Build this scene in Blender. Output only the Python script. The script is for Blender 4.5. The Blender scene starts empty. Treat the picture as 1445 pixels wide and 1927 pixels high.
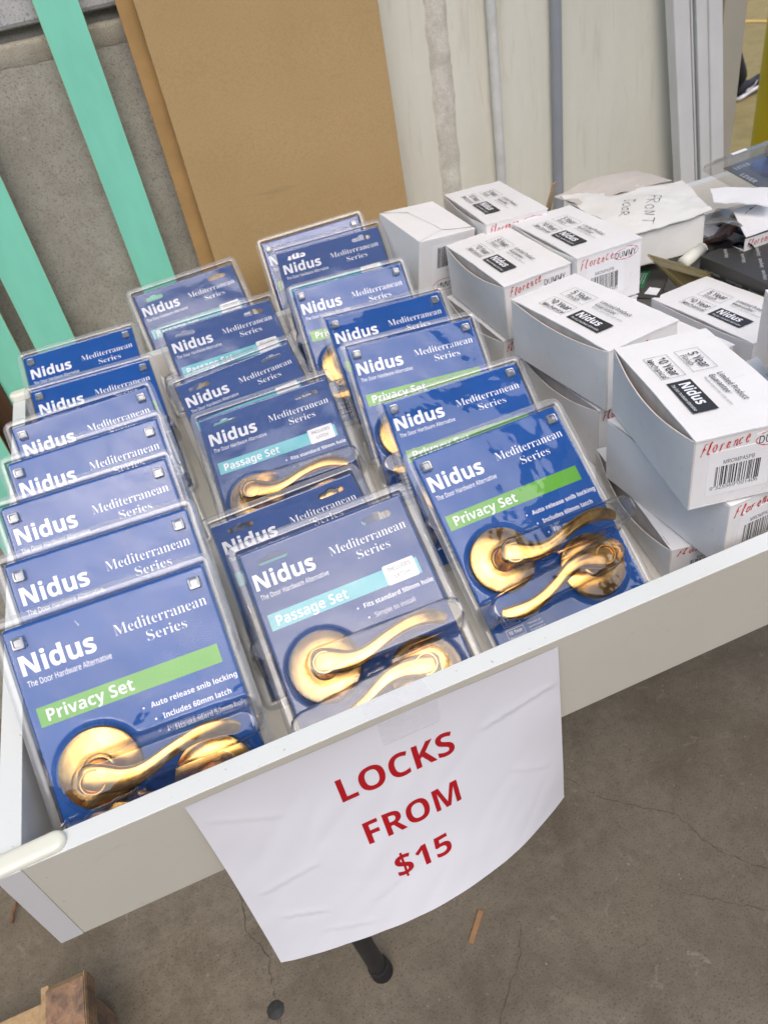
import bpy, bmesh, math, random
from mathutils import Vector, Matrix, Euler, noise
random.seed(7)
S = bpy.context.scene
COL = S.collection
R_ = math.radians
PI = math.pi

# ------------------------------------------------------------------ camera
cd = bpy.data.cameras.new('camera')
cd.sensor_fit = 'VERTICAL'; cd.sensor_height = 36.0
cd.lens = 36.0 * 1415.16 / 1927.0
cd.clip_start = 0.02; cd.clip_end = 200
cam = bpy.data.objects.new('camera', cd); COL.objects.link(cam)
right = Vector((0.92015337, -0.35672473, -0.16144734))
down = Vector((-0.34572743, -0.54660718, -0.7626881))
fwd = Vector((0.18382143, 0.7576068, -0.62629196))
M = Matrix((right, -down, -fwd)).transposed().to_4x4()
M.translation = Vector((0.21332894, -0.33654662, 0.45825854))
cam.matrix_world = M
cd.dof.use_dof = True; cd.dof.focus_distance = 0.66; cd.dof.aperture_fstop = 13
S.camera = cam

# ------------------------------------------------------------------ world, sun, exposure
SUN_EL, SUN_AZ = R_(58), R_(184)          # azimuth clockwise from +y
w = bpy.data.worlds.new('World'); S.world = w; w.use_nodes = True
nt = w.node_tree
sky = nt.nodes.new('ShaderNodeTexSky'); sky.sky_type = 'NISHITA'; sky.sun_disc = False
sky.sun_elevation = SUN_EL; sky.sun_rotation = SUN_AZ
sky.air_density = 1.0; sky.dust_density = 2.6; sky.ozone_density = 1.0
bg = nt.nodes['Background']; bg.inputs[1].default_value = 0.15
nt.links.new(sky.outputs[0], bg.inputs[0])
sl = bpy.data.lights.new('sun', 'SUN'); sl.energy = 0.8; sl.angle = R_(72); sl.color = (1.0, 0.91, 0.77)
so = bpy.data.objects.new('sun', sl); COL.objects.link(so)
sd = Vector((math.sin(SUN_AZ) * math.cos(SUN_EL), math.cos(SUN_AZ) * math.cos(SUN_EL), math.sin(SUN_EL)))
so.rotation_euler = sd.to_track_quat('Z', 'Y').to_euler(); so.location = (0, -3, 4)
vs = S.view_settings
S.display_settings.display_device = 'sRGB'
vs.view_transform = 'Standard'; vs.look = 'None'; vs.gamma = 1; vs.use_curve_mapping = False
vs.exposure = 1.03
cy = S.cycles
cy.use_denoising = True; cy.denoising_prefilter = 'ACCURATE'; cy.max_bounces = 10; cy.transparent_max_bounces = 32
cy.glossy_bounces = 5; cy.diffuse_bounces = 4; cy.caustics_reflective = False; cy.caustics_refractive = False
cy.sample_clamp_indirect = 6

# ------------------------------------------------------------------ material helpers
def mat(name):
    m = bpy.data.materials.new(name); m.use_nodes = True
    return m, m.node_tree, m.node_tree.nodes['Principled BSDF']
def N(t, typ, **kw):
    n = t.nodes.new(typ)
    for k, v in kw.items(): setattr(n, k, v)
    return n
def coords(t, scale=(1, 1, 1), kind='Object', vary=False):
    tc = N(t, 'ShaderNodeTexCoord'); mp = N(t, 'ShaderNodeMapping')
    mp.inputs['Scale'].default_value = scale
    t.links.new(tc.outputs[kind], mp.inputs[0])
    if vary:       # every copy gets its own patch of wear
        oi = N(t, 'ShaderNodeObjectInfo'); cb = N(t, 'ShaderNodeCombineXYZ'); ml = N(t, 'ShaderNodeMath', operation='MULTIPLY')
        t.links.new(oi.outputs['Random'], ml.inputs[0]); ml.inputs[1].default_value = 37.0
        for i in range(3): t.links.new(ml.outputs[0], cb.inputs[i])
        t.links.new(cb.outputs[0], mp.inputs['Location'])
    return mp.outputs[0]
def noisetex(t, vec, scale, detail=4, rough=.55, dist=0):
    n = N(t, 'ShaderNodeTexNoise'); n.inputs['Scale'].default_value = scale
    n.inputs['Detail'].default_value = detail; n.inputs['Roughness'].default_value = rough
    n.inputs['Distortion'].default_value = dist
    t.links.new(vec, n.inputs['Vector']); return n.outputs['Fac']
def ramp(t, fac, stops):
    r = N(t, 'ShaderNodeValToRGB'); e = r.color_ramp.elements
    while len(e) < len(stops): e.new(.5)
    for el, (p, c) in zip(e, stops):
        el.position = p; el.color = (*c, 1) if len(c) == 3 else c
    t.links.new(fac, r.inputs[0]); return r.outputs[0]
def g(v): return (v, v, v)
def mixc(t, fac, a, b, mode='MIX'):
    n = N(t, 'ShaderNodeMix', data_type='RGBA', blend_type=mode)
    if isinstance(fac, (int, float)): n.inputs[0].default_value = fac
    else: t.links.new(fac, n.inputs[0])
    for i, v in ((6, a), (7, b)):
        if isinstance(v, tuple): n.inputs[i].default_value = (*v, 1)
        else: t.links.new(v, n.inputs[i])
    return n.outputs[2]
def bump(t, bs, h, strength=.2, dist=.001):
    b = N(t, 'ShaderNodeBump'); b.inputs['Strength'].default_value = strength
    b.inputs['Distance'].default_value = dist
    t.links.new(h, b.inputs['Height']); t.links.new(b.outputs[0], bs.inputs['Normal'])
def simple(name, col, rough=.5, metal=0, var=.12, scale=30, bs=.1, dist=.0005, spec=.5, stretch=(1, 1, 1)):
    m, t, b = mat(name)
    v = coords(t, stretch); n = noisetex(t, v, scale, 5)
    c = ramp(t, n, [(.3, tuple(x * (1 - var) for x in col)), (.7, tuple(min(1, x * (1 + var)) for x in col))])
    t.links.new(c, b.inputs['Base Color'])
    b.inputs['Roughness'].default_value = rough; b.inputs['Metallic'].default_value = metal
    b.inputs['Specular IOR Level'].default_value = spec
    if bs: bump(t, b, noisetex(t, v, scale * 6, 3), bs, dist)
    return m

# painted white tray edge with faint scuffs
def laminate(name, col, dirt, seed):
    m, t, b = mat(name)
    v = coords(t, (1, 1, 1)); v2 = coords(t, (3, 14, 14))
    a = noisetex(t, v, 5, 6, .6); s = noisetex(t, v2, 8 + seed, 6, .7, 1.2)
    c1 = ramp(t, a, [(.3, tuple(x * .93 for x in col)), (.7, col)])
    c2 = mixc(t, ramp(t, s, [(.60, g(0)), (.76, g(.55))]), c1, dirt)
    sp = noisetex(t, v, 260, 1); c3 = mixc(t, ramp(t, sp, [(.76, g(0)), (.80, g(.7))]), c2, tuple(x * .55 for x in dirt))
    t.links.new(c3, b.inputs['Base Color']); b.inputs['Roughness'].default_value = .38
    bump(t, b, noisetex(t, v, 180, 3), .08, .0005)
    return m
M_RIM = laminate('white_edge_paint', (.66, .685, .67), (.55, .55, .52), 0)
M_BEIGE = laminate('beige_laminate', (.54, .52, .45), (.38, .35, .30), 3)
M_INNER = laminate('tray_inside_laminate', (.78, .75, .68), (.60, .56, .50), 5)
M_PAD = simple('cream_plastic', (.68, .68, .58), .35, 0, .04, 20, .05)
M_MDF = None
def mdf():
    m, t, b = mat('mdf_board')
    v = coords(t); n1 = noisetex(t, v, 3.5, 5, .6); n2 = noisetex(t, v, 420, 2); n3 = noisetex(t, coords(t, (2.5, 1, 9)), 2.2, 7, .72, .6)
    n4 = noisetex(t, v, 55, 4, .7)
    c = ramp(t, n1, [(.25, (.43, .29, .125)), (.75, (.51, .35, .16))])
    c = mixc(t, ramp(t, n2, [(.35, g(.30)), (.55, g(0))]), c, (.30, .20, .10))
    c = mixc(t, ramp(t, n3, [(.60, g(0)), (.72, g(.32))]), c, (.20, .155, .10))
    c = mixc(t, ramp(t, n4, [(.70, g(0)), (.76, g(.5))]), c, (.50, .38, .22))
    t.links.new(c, b.inputs['Base Color']); b.inputs['Roughness'].default_value = .62
    bump(t, b, n2, .25, .0006); return m
M_MDF = mdf()
M_MDF2 = simple('orange_fibreboard', (.42, .255, .095), .7, 0, .1, 30, .2)
M_MDFEDGE = simple('mdf_edge', (.40, .24, .10), .8, 0, .25, 60, .4)
M_TEAL = simple('mint_melamine', (.235, .69, .51), .42, 0, .06, 9, .05, stretch=(3, 3, 1))
def concrete(name, c0, c1, dark, light, sc=1.0, rough=.85, bstr=.5):
    m, t, b = mat(name)
    v = coords(t); n1 = noisetex(t, v, 1.6 * sc, 8, .62); n2 = noisetex(t, v, 9 * sc, 8, .7, .4)
    n3 = noisetex(t, v, 60 * sc, 5, .7); n4 = noisetex(t, v, 330 * sc, 3, .6); n5 = noisetex(t, coords(t, (1, 1.2, .9)), 26 * sc, 3, .6, 1.5)
    c = ramp(t, n1, [(.3, c0), (.7, c1)])
    c = mixc(t, ramp(t, n2, [(.42, g(0)), (.70, g(.8))]), c, dark)
    c = mixc(t, ramp(t, n3, [(.35, g(.35)), (.55, g(0))]), c, dark)
    c = mixc(t, ramp(t, n5, [(.63, g(0)), (.76, g(.5))]), c, light)
    c = mixc(t, ramp(t, n4, [(.32, g(.75)), (.46, g(0))]), c, tuple(x * .55 for x in dark))
    t.links.new(c, b.inputs['Base Color']); b.inputs['Roughness'].default_value = rough
    b.inputs['Specular IOR Level'].default_value = .3
    ad = N(t, 'ShaderNodeMath', operation='MULTIPLY_ADD'); t.links.new(n3, ad.inputs[0]); ad.inputs[1].default_value = .8; t.links.new(n4, ad.inputs[2])
    bump(t, b, ad.outputs[0], bstr, .0015); return m
M_FLOOR = concrete('floor_concrete', (.150, .124, .090), (.215, .184, .142), (.100, .080, .056), (.29, .265, .22))
M_FARFLOOR = concrete('tan_floor_coating', (.225, .175, .068), (.275, .22, .09), (.18, .135, .05), (.42, .36, .22), .8, 1.0, .15)
M_WALLGREY = concrete('raw_wall_concrete', (.37, .355, .30), (.46, .445, .38), (.27, .255, .21), (.50, .48, .42), 1.3, .9, .45)
M_WALLUP = concrete('grey_wall_paint', (.47, .47, .46), (.55, .55, .54), (.40, .40, .39), (.6, .6, .6), .9, .8, .5)
def cream():
    m, t, b = mat('cream_wall_paint')
    v = coords(t); n1 = noisetex(t, coords(t, (5, 5, .8)), 2.4, 7, .6); n2 = noisetex(t, v, 38, 5, .65); n3 = noisetex(t, coords(t, (14, 14, 1.5)), 3.5, 7, .65, .8)
    n4 = noisetex(t, v, 22, 6, .7, 1.5)
    c = ramp(t, n1, [(.25, (.66, .64, .53)), (.75, (.77, .755, .65))])
    c = mixc(t, ramp(t, n3, [(.55, g(0)), (.74, g(.55))]), c, (.52, .46, .36))
    c = mixc(t, ramp(t, n4, [(.70, g(0)), (.73, g(.65))]), c, (.33, .29, .23))
    t.links.new(c, b.inputs['Base Color']); b.inputs['Roughness'].default_value = .55
    bump(t, b, n2, .5, .003); return m
M_CREAM = cream()
M_JOINT = concrete('weathered_joint_sealant', (.66, .63, .54), (.76, .73, .64), (.50, .455, .37), (.80, .78, .70), 3.0, .9, .45)
M_CONDUIT = simple('white_conduit_paint', (.62, .62, .58), .45, 0, .15, 24, .2)
M_PIPE = simple('grey_pvc_pipe', (.28, .295, .32), .4, 0, .06, 14, .03)
M_ALU = simple('white_powder_coat', (.66, .655, .63), .4, 0, .06, 12, .05)
M_ALUDARK = simple('dark_track_groove', (.13, .14, .17), .6, 0, .1, 20, .05)  # even dark tone for the recessed channel

def card_white(name, base, grime):
    m, t, b = mat(name)
    v = coords(t, vary=True); n1 = noisetex(t, v, 14, 6, .65); n2 = noisetex(t, coords(t, (2, 9, 2)), 22, 6, .7, 1)
    w_ = N(t, 'ShaderNodeTexWave'); w_.inputs['Scale'].default_value = 130; w_.inputs['Distortion'].default_value = 1.5; w_.inputs['Detail'].default_value = 2
    t.links.new(coords(t, (.35, .35, .02)), w_.inputs[0])
    c = ramp(t, n1, [(.3, tuple(x * .94 for x in base)), (.6, base)])
    c = mixc(t, ramp(t, n2, [(.60, g(0)), (.78, g(.5))]), c, grime)
    t.links.new(c, b.inputs['Base Color']); b.inputs['Roughness'].default_value = .55
    b.inputs['Specular IOR Level'].default_value = .35
    ad = N(t, 'ShaderNodeMath', operation='MULTIPLY_ADD'); t.links.new(w_.outputs['Fac'], ad.inputs[0]); ad.inputs[1].default_value = .05; t.links.new(n1, ad.inputs[2])
    bump(t, b, ad.outputs[0], .35, .0015); return m
M_CARD = card_white('white_carton_board', (.77, .762, .755), (.50, .46, .42))
M_CARDOLD = card_white('aged_carton_board', (.74, .73, .69), (.42, .36, .27))
M_CARDIN = simple('carton_inside', (.56, .52, .49), .85, 0, .1, 50, .2)
M_KRAFT = simple('kraft_board', (.33, .24, .15), .85, 0, .15, 60, .3)
M_TISSUE = card_white('crumpled_wrapping_paper', (.56, .51, .46), (.36, .30, .24))
M_INK = simple('black_print', (.022, .022, .024), .5, 0, .05, 30, 0)
M_WHITEINK = simple('white_print', (.80, .81, .85), .5, 0, .03, 40, 0)
M_REDPEN = simple('red_marker_ink', (.60, .025, .035), .5, 0, .25, 90, 0)
M_BLKPEN = simple('black_marker_ink', (.035, .035, .04), .5, 0, .2, 90, 0)
M_LABEL = simple('label_paper', (.80, .80, .81), .45, 0, .03, 30, .02)
M_REDTXT = simple('red_toner', (.38, .003, .010), .5, 0, .04, 30, 0)
def paper():
    m, t, b = mat('office_paper')
    v = coords(t); n = noisetex(t, v, 8, 4, .5, .6)
    c = ramp(t, noisetex(t, v, 5, 3), [(.3, (.66, .66, .70)), (.7, (.69, .69, .73))])
    t.links.new(c, b.inputs['Base Color']); b.inputs['Roughness'].default_value = .6
    bump(t, b, n, .35, .004)
    return m
M_PAPER = paper()
def blue(name, col, worn):
    m, t, b = mat(name)
    v = coords(t, vary=True); n1 = noisetex(t, v, 12, 6, .65, .8); n2 = noisetex(t, v, 700, 2)
    c = ramp(t, n1, [(.35, tuple(x * .88 for x in col)), (.65, col)])
    if worn:
        c = mixc(t, ramp(t, n2, [(.35, g(.25)), (.6, g(0))]), c, (.10, .13, .30))
    n3 = noisetex(t, v, 48, 4, .6, .6)
    c = mixc(t, ramp(t, n3, [(.755, g(0)), (.775, g(.8))]), c, (.55, .57, .62))
    c = mixc(t, ramp(t, noisetex(t, v, 30, 7, .8, 2.5), [(.66, g(0)), (.74, g(.35))]), c, (.01, .015, .05))
    t.links.new(c, b.inputs['Base Color']); b.inputs['Roughness'].default_value = .4; b.inputs['Specular IOR Level'].default_value = .12
    return m
M_BLUE = blue('blue_card_print', (.008, .083, .335), False)
M_BLUE2 = blue('worn_blue_card_print', (.016, .070, .260), True)
M_GREEN = simple('green_band_print', (.09, .36, .012), .4, 0, .04, 30, 0)
M_TEALBAND = simple('aqua_band_print', (.10, .48, .54), .4, 0, .04, 30, 0)
M_CARDBACK = simple('grey_card_back', (.45, .45, .46), .7, 0, .05, 40, 0)
def brass():
    m, t, b = mat('polished_brass')
    v = coords(t); n = noisetex(t, v, 45, 5, .7)
    c = ramp(t, n, [(.35, (.54, .27, .065)), (.6, (.74, .43, .13))])
    t.links.new(c, b.inputs['Base Color']); b.inputs['Metallic'].default_value = 1
    r = ramp(t, noisetex(t, v, 90, 5, .7), [(.35, g(.14)), (.7, g(.28))]); t.links.new(r, b.inputs['Roughness'])
    bump(t, b, noisetex(t, v, 30, 2), .08, .001); return m
M_BRASS = brass()
M_STEEL = simple('staple_wire', (.42, .42, .44), .35, 1, .1, 50, 0)
def clear(name, tint, haze, gloss, rough, wav, dirt, dcol=(.62, .64, .72)):
    """thin clear plastic sheet: transparent + fresnel gloss (two faces) + a little scuffed haze"""
    m = bpy.data.materials.new(name); m.use_nodes = True; t = m.node_tree; t.nodes.clear()
    out = N(t, 'ShaderNodeOutputMaterial')
    v = coords(t, vary=True)
    bm_ = N(t, 'ShaderNodeBump'); bm_.inputs['Strength'].default_value = 1; bm_.inputs['Distance'].default_value = wav
    t.links.new(noisetex(t, v, 16, 3, .5, .4), bm_.inputs['Height'])
    lw = N(t, 'ShaderNodeLayerWeight'); lw.inputs['Blend'].default_value = .5; t.links.new(bm_.outputs[0], lw.inputs['Normal'])
    pw = N(t, 'ShaderNodeMath', operation='POWER'); t.links.new(lw.outputs['Facing'], pw.inputs[0]); pw.inputs[1].default_value = 4.0
    ma = N(t, 'ShaderNodeMath', operation='MULTIPLY_ADD'); t.links.new(pw.outputs[0], ma.inputs[0]); ma.inputs[1].default_value = .85; ma.inputs[2].default_value = gloss; ma.use_clamp = True
    tr = N(t, 'ShaderNodeBsdfTransparent'); tr.inputs[0].default_value = (*tint, 1)
    gl = N(t, 'ShaderNodeBsdfGlossy'); t.links.new(bm_.outputs[0], gl.inputs['Normal'])
    rr = ramp(t, noisetex(t, v, 26, 6, .7, 1), [(.4, g(rough)), (.75, g(rough * 2.4))]); t.links.new(rr, gl.inputs['Roughness'])
    df = N(t, 'ShaderNodeBsdfDiffuse'); df.inputs[0].default_value = (*dcol, 1)
    mx = N(t, 'ShaderNodeMixShader'); t.links.new(ma.outputs[0], mx.inputs[0]); t.links.new(tr.outputs[0], mx.inputs[1]); t.links.new(gl.outputs[0], mx.inputs[2])
    hz = ramp(t, noisetex(t, coords(t, (1, 2.2, 1), vary=True), 34, 8, .75, 2.0), [(.45, g(haze)), (.62, g(haze + dirt * .35)), (.74, g(haze + dirt))])
    m2 = N(t, 'ShaderNodeMixShader'); t.links.new(hz, m2.inputs[0]); t.links.new(mx.outputs[0], m2.inputs[1]); t.links.new(df.outputs[0], m2.inputs[2])
    t.links.new(m2.outputs[0], out.inputs[0]); return m
M_CLEAR = clear('clear_blister_plastic', (.975, .98, .985), .004, .056, .028, .0016, .05)
M_CLEARWORN = clear('scuffed_blister_plastic', (.955, .96, .965), .045, .065, .08, .0008, .10)
M_CLEARGREY = clear('aged_grey_plastic', (.82, .81, .79), .10, .10, .08, .001, .12, (.45, .44, .42))
M_CLEARAMBER = clear('yellowed_plastic', (.72, .64, .40), .42, .12, .12, .002, .15, (.30, .255, .13))
M_STUD = clear('stud_plastic', (.62, .66, .66), .22, .22, .06, .0012, .3, (.55, .58, .57))
M_FRAME = clear('frame_plastic', (.90, .91, .92), .20, .09, .07, .0010, .14, (.66, .67, .69))
M_EDGE = clear('bent_plastic_edge', (.38, .40, .45), .05, .16, .05, .0004, .10)  # refraction darkening at the bends is put into the tint
M_WALLC = clear('drawn_plastic_wall', (.74, .75, .78), .02, .12, .04, .0006, .06)  # milder refraction darkening tinted into the bulge walls

# ------------------------------------------------------------------ object helpers
def link(name, mesh, parent=None, mats=None):
    o = bpy.data.objects.new(name, mesh); COL.objects.link(o)
    if parent and ('lettering' in name or name.endswith('_print') or 'handwriting' in name or name in ('pen_marks', 'top_crease')): o['kind'] = 'stuff'
    if parent: o.parent = parent
    if mats is not None:
        for m in (mats if isinstance(mats, (list, tuple)) else [mats]): mesh.materials.append(m)
    return o
def thing(name, label, cat, mw=None, group=None):
    o = bpy.data.objects.new(name, None); COL.objects.link(o); o.empty_display_size = .02
    if mw is not None: o.matrix_world = mw
    o['label'] = label; o['category'] = cat
    if group: o['group'] = group
    return o
def tag(o, label, cat, group=None):
    o['label'] = label; o['category'] = cat
    if group: o['group'] = group
    return o
def struct(name, me, mats):
    o = link(name, me, None, mats); o['kind'] = 'structure'; return o
def fin(bm, name, smooth=False):
    me = bpy.data.meshes.new(name); bm.to_mesh(me); bm.free()
    if smooth:
        for p in me.polygons: p.use_smooth = True
    return me
def addbox(bm, a, b, bev=0, seg=2, mi=0):
    a = Vector(a); b = Vector(b)
    r = bmesh.ops.create_cube(bm, size=1, matrix=Matrix.Translation((a + b) / 2) @ Matrix.Diagonal((*(b - a), 1)))
    fs = list({f for v in r['verts'] for f in v.link_faces})
    for f in fs: f.material_index = mi
    if bev:
        es = list({e for v in r['verts'] for e in v.link_edges})
        rr = bmesh.ops.bevel(bm, geom=es, offset=bev, segments=seg, profile=.5, affect='EDGES')
        for f in rr['faces']: f.material_index = mi
    return r
def box(name, a, b, bev=0, seg=2):
    bm = bmesh.new(); addbox(bm, a, b, bev, seg); return fin(bm, name)
def addcyl(bm, p, q, r1, r2=None, seg=24, caps=True):
    p = Vector(p); q = Vector(q); d = q - p
    m = Matrix.Translation((p + q) / 2) @ d.to_track_quat('Z', 'Y').to_matrix().to_4x4()
    bmesh.ops.create_cone(bm, cap_ends=caps, segments=seg, radius1=r1, radius2=r1 if r2 is None else r2, depth=d.length, matrix=m)
def smooth_by_angle(me, ang=40):
    for p in me.polygons: p.use_smooth = True
    bm = bmesh.new(); bm.from_mesh(me)
    for e in bm.edges:
        if len(e.link_faces) == 2 and e.calc_face_angle(0) > R_(ang): e.smooth = False
    bm.to_mesh(me); bm.free(); return me
def rrect(x0, y0, x1, y1, r, n=6):
    pts = []
    for cx, cy_, a0 in ((x1 - r, y1 - r, 0), (x0 + r, y1 - r, 90), (x0 + r, y0 + r, 180), (x1 - r, y0 + r, 270)):
        for i in range(n + 1):
            a = R_(a0 + 90 * i / n); pts.append((cx + r * math.cos(a), cy_ + r * math.sin(a)))
    return pts
def flat(loops, ext=0.0, name='shape'):
    """2D filled outline (with holes), extruded both ways"""
    c = bpy.data.curves.new(name, 'CURVE'); c.dimensions = '2D'; c.fill_mode = 'BOTH'; c.extrude = ext
    for L in loops:
        s = c.splines.new('POLY'); s.points.add(len(L) - 1); s.use_cyclic_u = True
        for p, q in zip(s.points, L): p.co = (q[0], q[1], 0, 1)
    o = bpy.data.objects.new(name, c); COL.objects.link(o)
    dg = bpy.context.evaluated_depsgraph_get(); dg.update()
    me = bpy.data.meshes.new_from_object(o.evaluated_get(dg))
    bpy.data.objects.remove(o); bpy.data.curves.remove(c)
    me.materials.clear(); return me
# ------------------------------------------------------------------ lettering
BASE = {'b': (0x1D5D4, 0x1D7EC), 's': (0x1D400, 0x1D7CE), 'r': (0x1D5A0, 0x1D7E2), 'i': (0x1D608, 0x1D7E2), 'bi': (0x1D63C, 0x1D7EC)}
def conv(s, st):
    a, d = BASE[st]; o = ''
    for ch in s:
        if 'A' <= ch <= 'Z': o += chr(a + ord(ch) - 65)
        elif 'a' <= ch <= 'z': o += chr(a + 26 + ord(ch) - 97)
        elif '0' <= ch <= '9' : o += chr(d + ord(ch) - 48)
        else: o += ch
    return o
_tc = {}
def textmesh(s, st, off=0.0, res=3, spacing=1.0):
    k = (s, st, off, res, spacing)
    if k in _tc: return _tc[k]
    c = bpy.data.curves.new('t', 'FONT'); c.body = conv(s, st); c.size = 1; c.resolution_u = res; c.offset = off; c.space_character = spacing
    o = bpy.data.objects.new('t', c); COL.objects.link(o)
    dg = bpy.context.evaluated_depsgraph_get(); dg.update()
    me = bpy.data.meshes.new_from_object(o.evaluated_get(dg)); bpy.data.objects.remove(o)
    vs_ = [(v.co.x, v.co.y) for v in me.vertices]; fs = [tuple(p.vertices) for p in me.polygons]
    bpy.data.meshes.remove(me)
    _tc[k] = (vs_, fs); return _tc[k]
class Print:
    """collects flat lettering and shapes in one plane (z)"""
    def __init__(s): s.v = []; s.f = []
    def text(s, body, st, x0, y0, x1, y1, off=0.0, mapf=None, res=3, bot=None, top=None, spacing=1.0):
        vs_, fs = textmesh(body, st, off, res, spacing)
        if not vs_: return
        ax = min(v[0] for v in vs_); bx = max(v[0] for v in vs_)
        ay = min(v[1] for v in vs_); by = max(v[1] for v in vs_)
        if bot is None: bot = 0.0          # baseline at y0, cap height at y1
        cap = .70 if top is None else top
        b = len(s.v)
        for x, y in vs_:
            X = x0 + (x - ax) / (bx - ax) * (x1 - x0); Y = y0 + (y - bot) / (cap - bot) * (y1 - y0)
            s.v.append(mapf(X, Y) if mapf else (X, Y))
        s.f += [tuple(i + b for i in f) for f in fs]
    def poly(s, pts, mapf=None):
        b = len(s.v); s.v += [mapf(*p) if mapf else p for p in pts]; s.f.append(tuple(range(b, b + len(pts))))
    def rect(s, x0, y0, x1, y1, mapf=None): s.poly([(x0, y0), (x1, y0), (x1, y1), (x0, y1)], mapf)
    def frame(s, x0, y0, x1, y1, w_, mapf=None):
        s.rect(x0, y0, x1, y0 + w_, mapf); s.rect(x0, y1 - w_, x1, y1, mapf)
        s.rect(x0, y0 + w_, x0 + w_, y1 - w_, mapf); s.rect(x1 - w_, y0 + w_, x1, y1 - w_, mapf)
    def stroke(s, pts, w_, mapf=None):
        P = [Vector(p) for p in pts]
        # Catmull-Rom resample
        Q = []
        for i in range(len(P) - 1):
            p0 = P[max(i - 1, 0)]; p1 = P[i]; p2 = P[i + 1]; p3 = P[min(i + 2, len(P) - 1)]
            for k in range(5):
                u = k / 5
                Q.append(.5 * ((2 * p1) + (p2 - p0) * u + (2 * p0 - 5 * p1 + 4 * p2 - p3) * u * u + (3 * p1 - p0 - 3 * p2 + p3) * u ** 3))
        Q.append(P[-1]); b = len(s.v)
        for i, q in enumerate(Q):
            d = (Q[min(i + 1, len(Q) - 1)] - Q[max(i - 1, 0)]);
            if d.length < 1e-9: d = Vector((1, 0))
            d.normalize(); n = Vector((-d.y, d.x)); ww = w_ * (.8 + .35 * math.sin(i * .9 + pts[0][0] * 900)) * .5
            for sg in (1, -1):
                c = q + n * ww * sg; s.v.append(mapf(c.x, c.y) if mapf else (c.x, c.y))
        for i in range(len(Q) - 1): s.f.append((b + 2 * i, b + 2 * i + 2, b + 2 * i + 3, b + 2 * i + 1))
    def mesh(s, name, z=0.0):
        me = bpy.data.meshes.new(name)
        me.from_pydata([(v[0], v[1], z) if len(v) == 2 else v for v in s.v], [], s.f); me.validate(); me.update(); return me

# ================================================================== SETTING
def plane_grid(name, x0, y0, x1, y1, z, nx=1, ny=1):
    vs_ = [(x0 + (x1 - x0) * i / nx, y0 + (y1 - y0) * j / ny, z) for j in range(ny + 1) for i in range(nx + 1)]
    fs = [(j * (nx + 1) + i, j * (nx + 1) + i + 1, (j + 1) * (nx + 1) + i + 1, (j + 1) * (nx + 1) + i) for j in range(ny) for i in range(nx)]
    me = bpy.data.meshes.new(name); me.from_pydata(vs_, [], fs); return me
ZF = -0.80
ground = struct('ground', plane_grid('ground', -60, -60, 60, 60, ZF), M_FLOOR)
farfloor = struct('warehouse_floor', plane_grid('warehouse_floor', 1.32, .99, 40, 40, ZF + .004), M_FARFLOOR)
M_YEL = simple('yellow_line_paint', (.50, .30, .03), .5, 0, .15, 12, .1)
yl = bpy.data.meshes.new('floor_line'); 
p0, p1 = Vector((5.10, 6.55)), Vector((5.75, 3.9)); dd = (p1 - p0).normalized(); nn = Vector((-dd.y, dd.x)) * .045
yl.from_pydata([(*(p0 - nn), ZF + .008), (*(p1 - nn), ZF + .008), (*(p1 + nn), ZF + .008), (*(p0 + nn), ZF + .008)], [], [(0, 1, 2, 3)])
struct('floor_marking', yl, M_YEL)
# floor cracks: narrow dark grooves that follow broken lines
M_CRACK = simple('crack_shadow_dirt', (.065, .052, .038), .95, 0, .2, 60, 0)
def crack(pts, w_=.0011, amp=.006, seed=1):
    rnd = random.Random(seed); Q = []
    for a, b in zip(pts[:-1], pts[1:]):
        a = Vector(a); b = Vector(b); n = max(3, int((b - a).length / .006)); pr = Vector((-(b - a).y, (b - a).x)).normalized()
        for i in range(n):
            Q.append(a.lerp(b, i / n) + pr * amp * (noise.noise(Vector((a.x * 9 + i * .35, seed, 0))) + .5 * noise.noise(Vector((i * 1.1, seed, 3)))))
    vs_, fs = [], []
    for i, q in enumerate(Q):
        d = (Q[min(i + 1, len(Q) - 1)] - Q[max(i - 1, 0)]).normalized(); n = Vector((-d.y, d.x))
        ww = w_ * rnd.uniform(.15, .7)
        vs_ += [(*(q + n * ww), ZF + .0006), (*(q - n * ww), ZF + .0006)]
        if i: k = 2 * i; fs.append((k - 2, k - 1, k + 1, k))
    me = bpy.data.meshes.new('crack'); me.from_pydata(vs_, [], fs)
    o = link('crack', me, ground, M_CRACK); return o
CRACKS = [([(.475, .41), (.60, .30), (.63, .245), (.72, .17), (.74, .09), (.80, .02)], 1), ([(.27, -.02), (.33, .04), (.38, .085), (.405, .13)], 2),
          ([(.012, .15), (.02, .25), (-.005, .30), (.0, .37)], 3), ([(.012, .16), (.02, .10), (.03, .02)], 5), ([(.65, .06), (.78, -.04)], 4)]
# walls
def wallbox(name, a, b, m, bev=.003):
    return tag(link(name, box(name, a, b, bev, 1), None, m), '', 'wall')
wg = bmesh.new(); addbox(wg, (-6, .98, ZF - .02), (.60, 1.28, .383), .004, 1); addbox(wg, (-6, .9885, .37), (.60, 1.28, .43), 0); 
wgo = link('concrete_wall', fin(wg, 'lower_panel'), None, M_WALLGREY); tag(wgo, 'grey raw concrete wall with dark groove behind the mint strips', 'wall')
pb = bmesh.new(); nx_ = 160; rr0 = []
for j, (zz, yy) in enumerate(((.356, .9801), (.358, .9790), (.378, .9788), (.383, .9795), (.386, .986))):
    rr0.append([pb.verts.new((-.6 + 1.2 * i / nx_, yy, zz + (.0025 * noise.noise(Vector((i * .35, 0, 3))) + .0015 * noise.noise(Vector((i * 1.3, 2, 3))) if j < 2 else .0012 * noise.noise(Vector((i * .5, 5, 3)))))) for i in range(nx_ + 1)])
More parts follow.
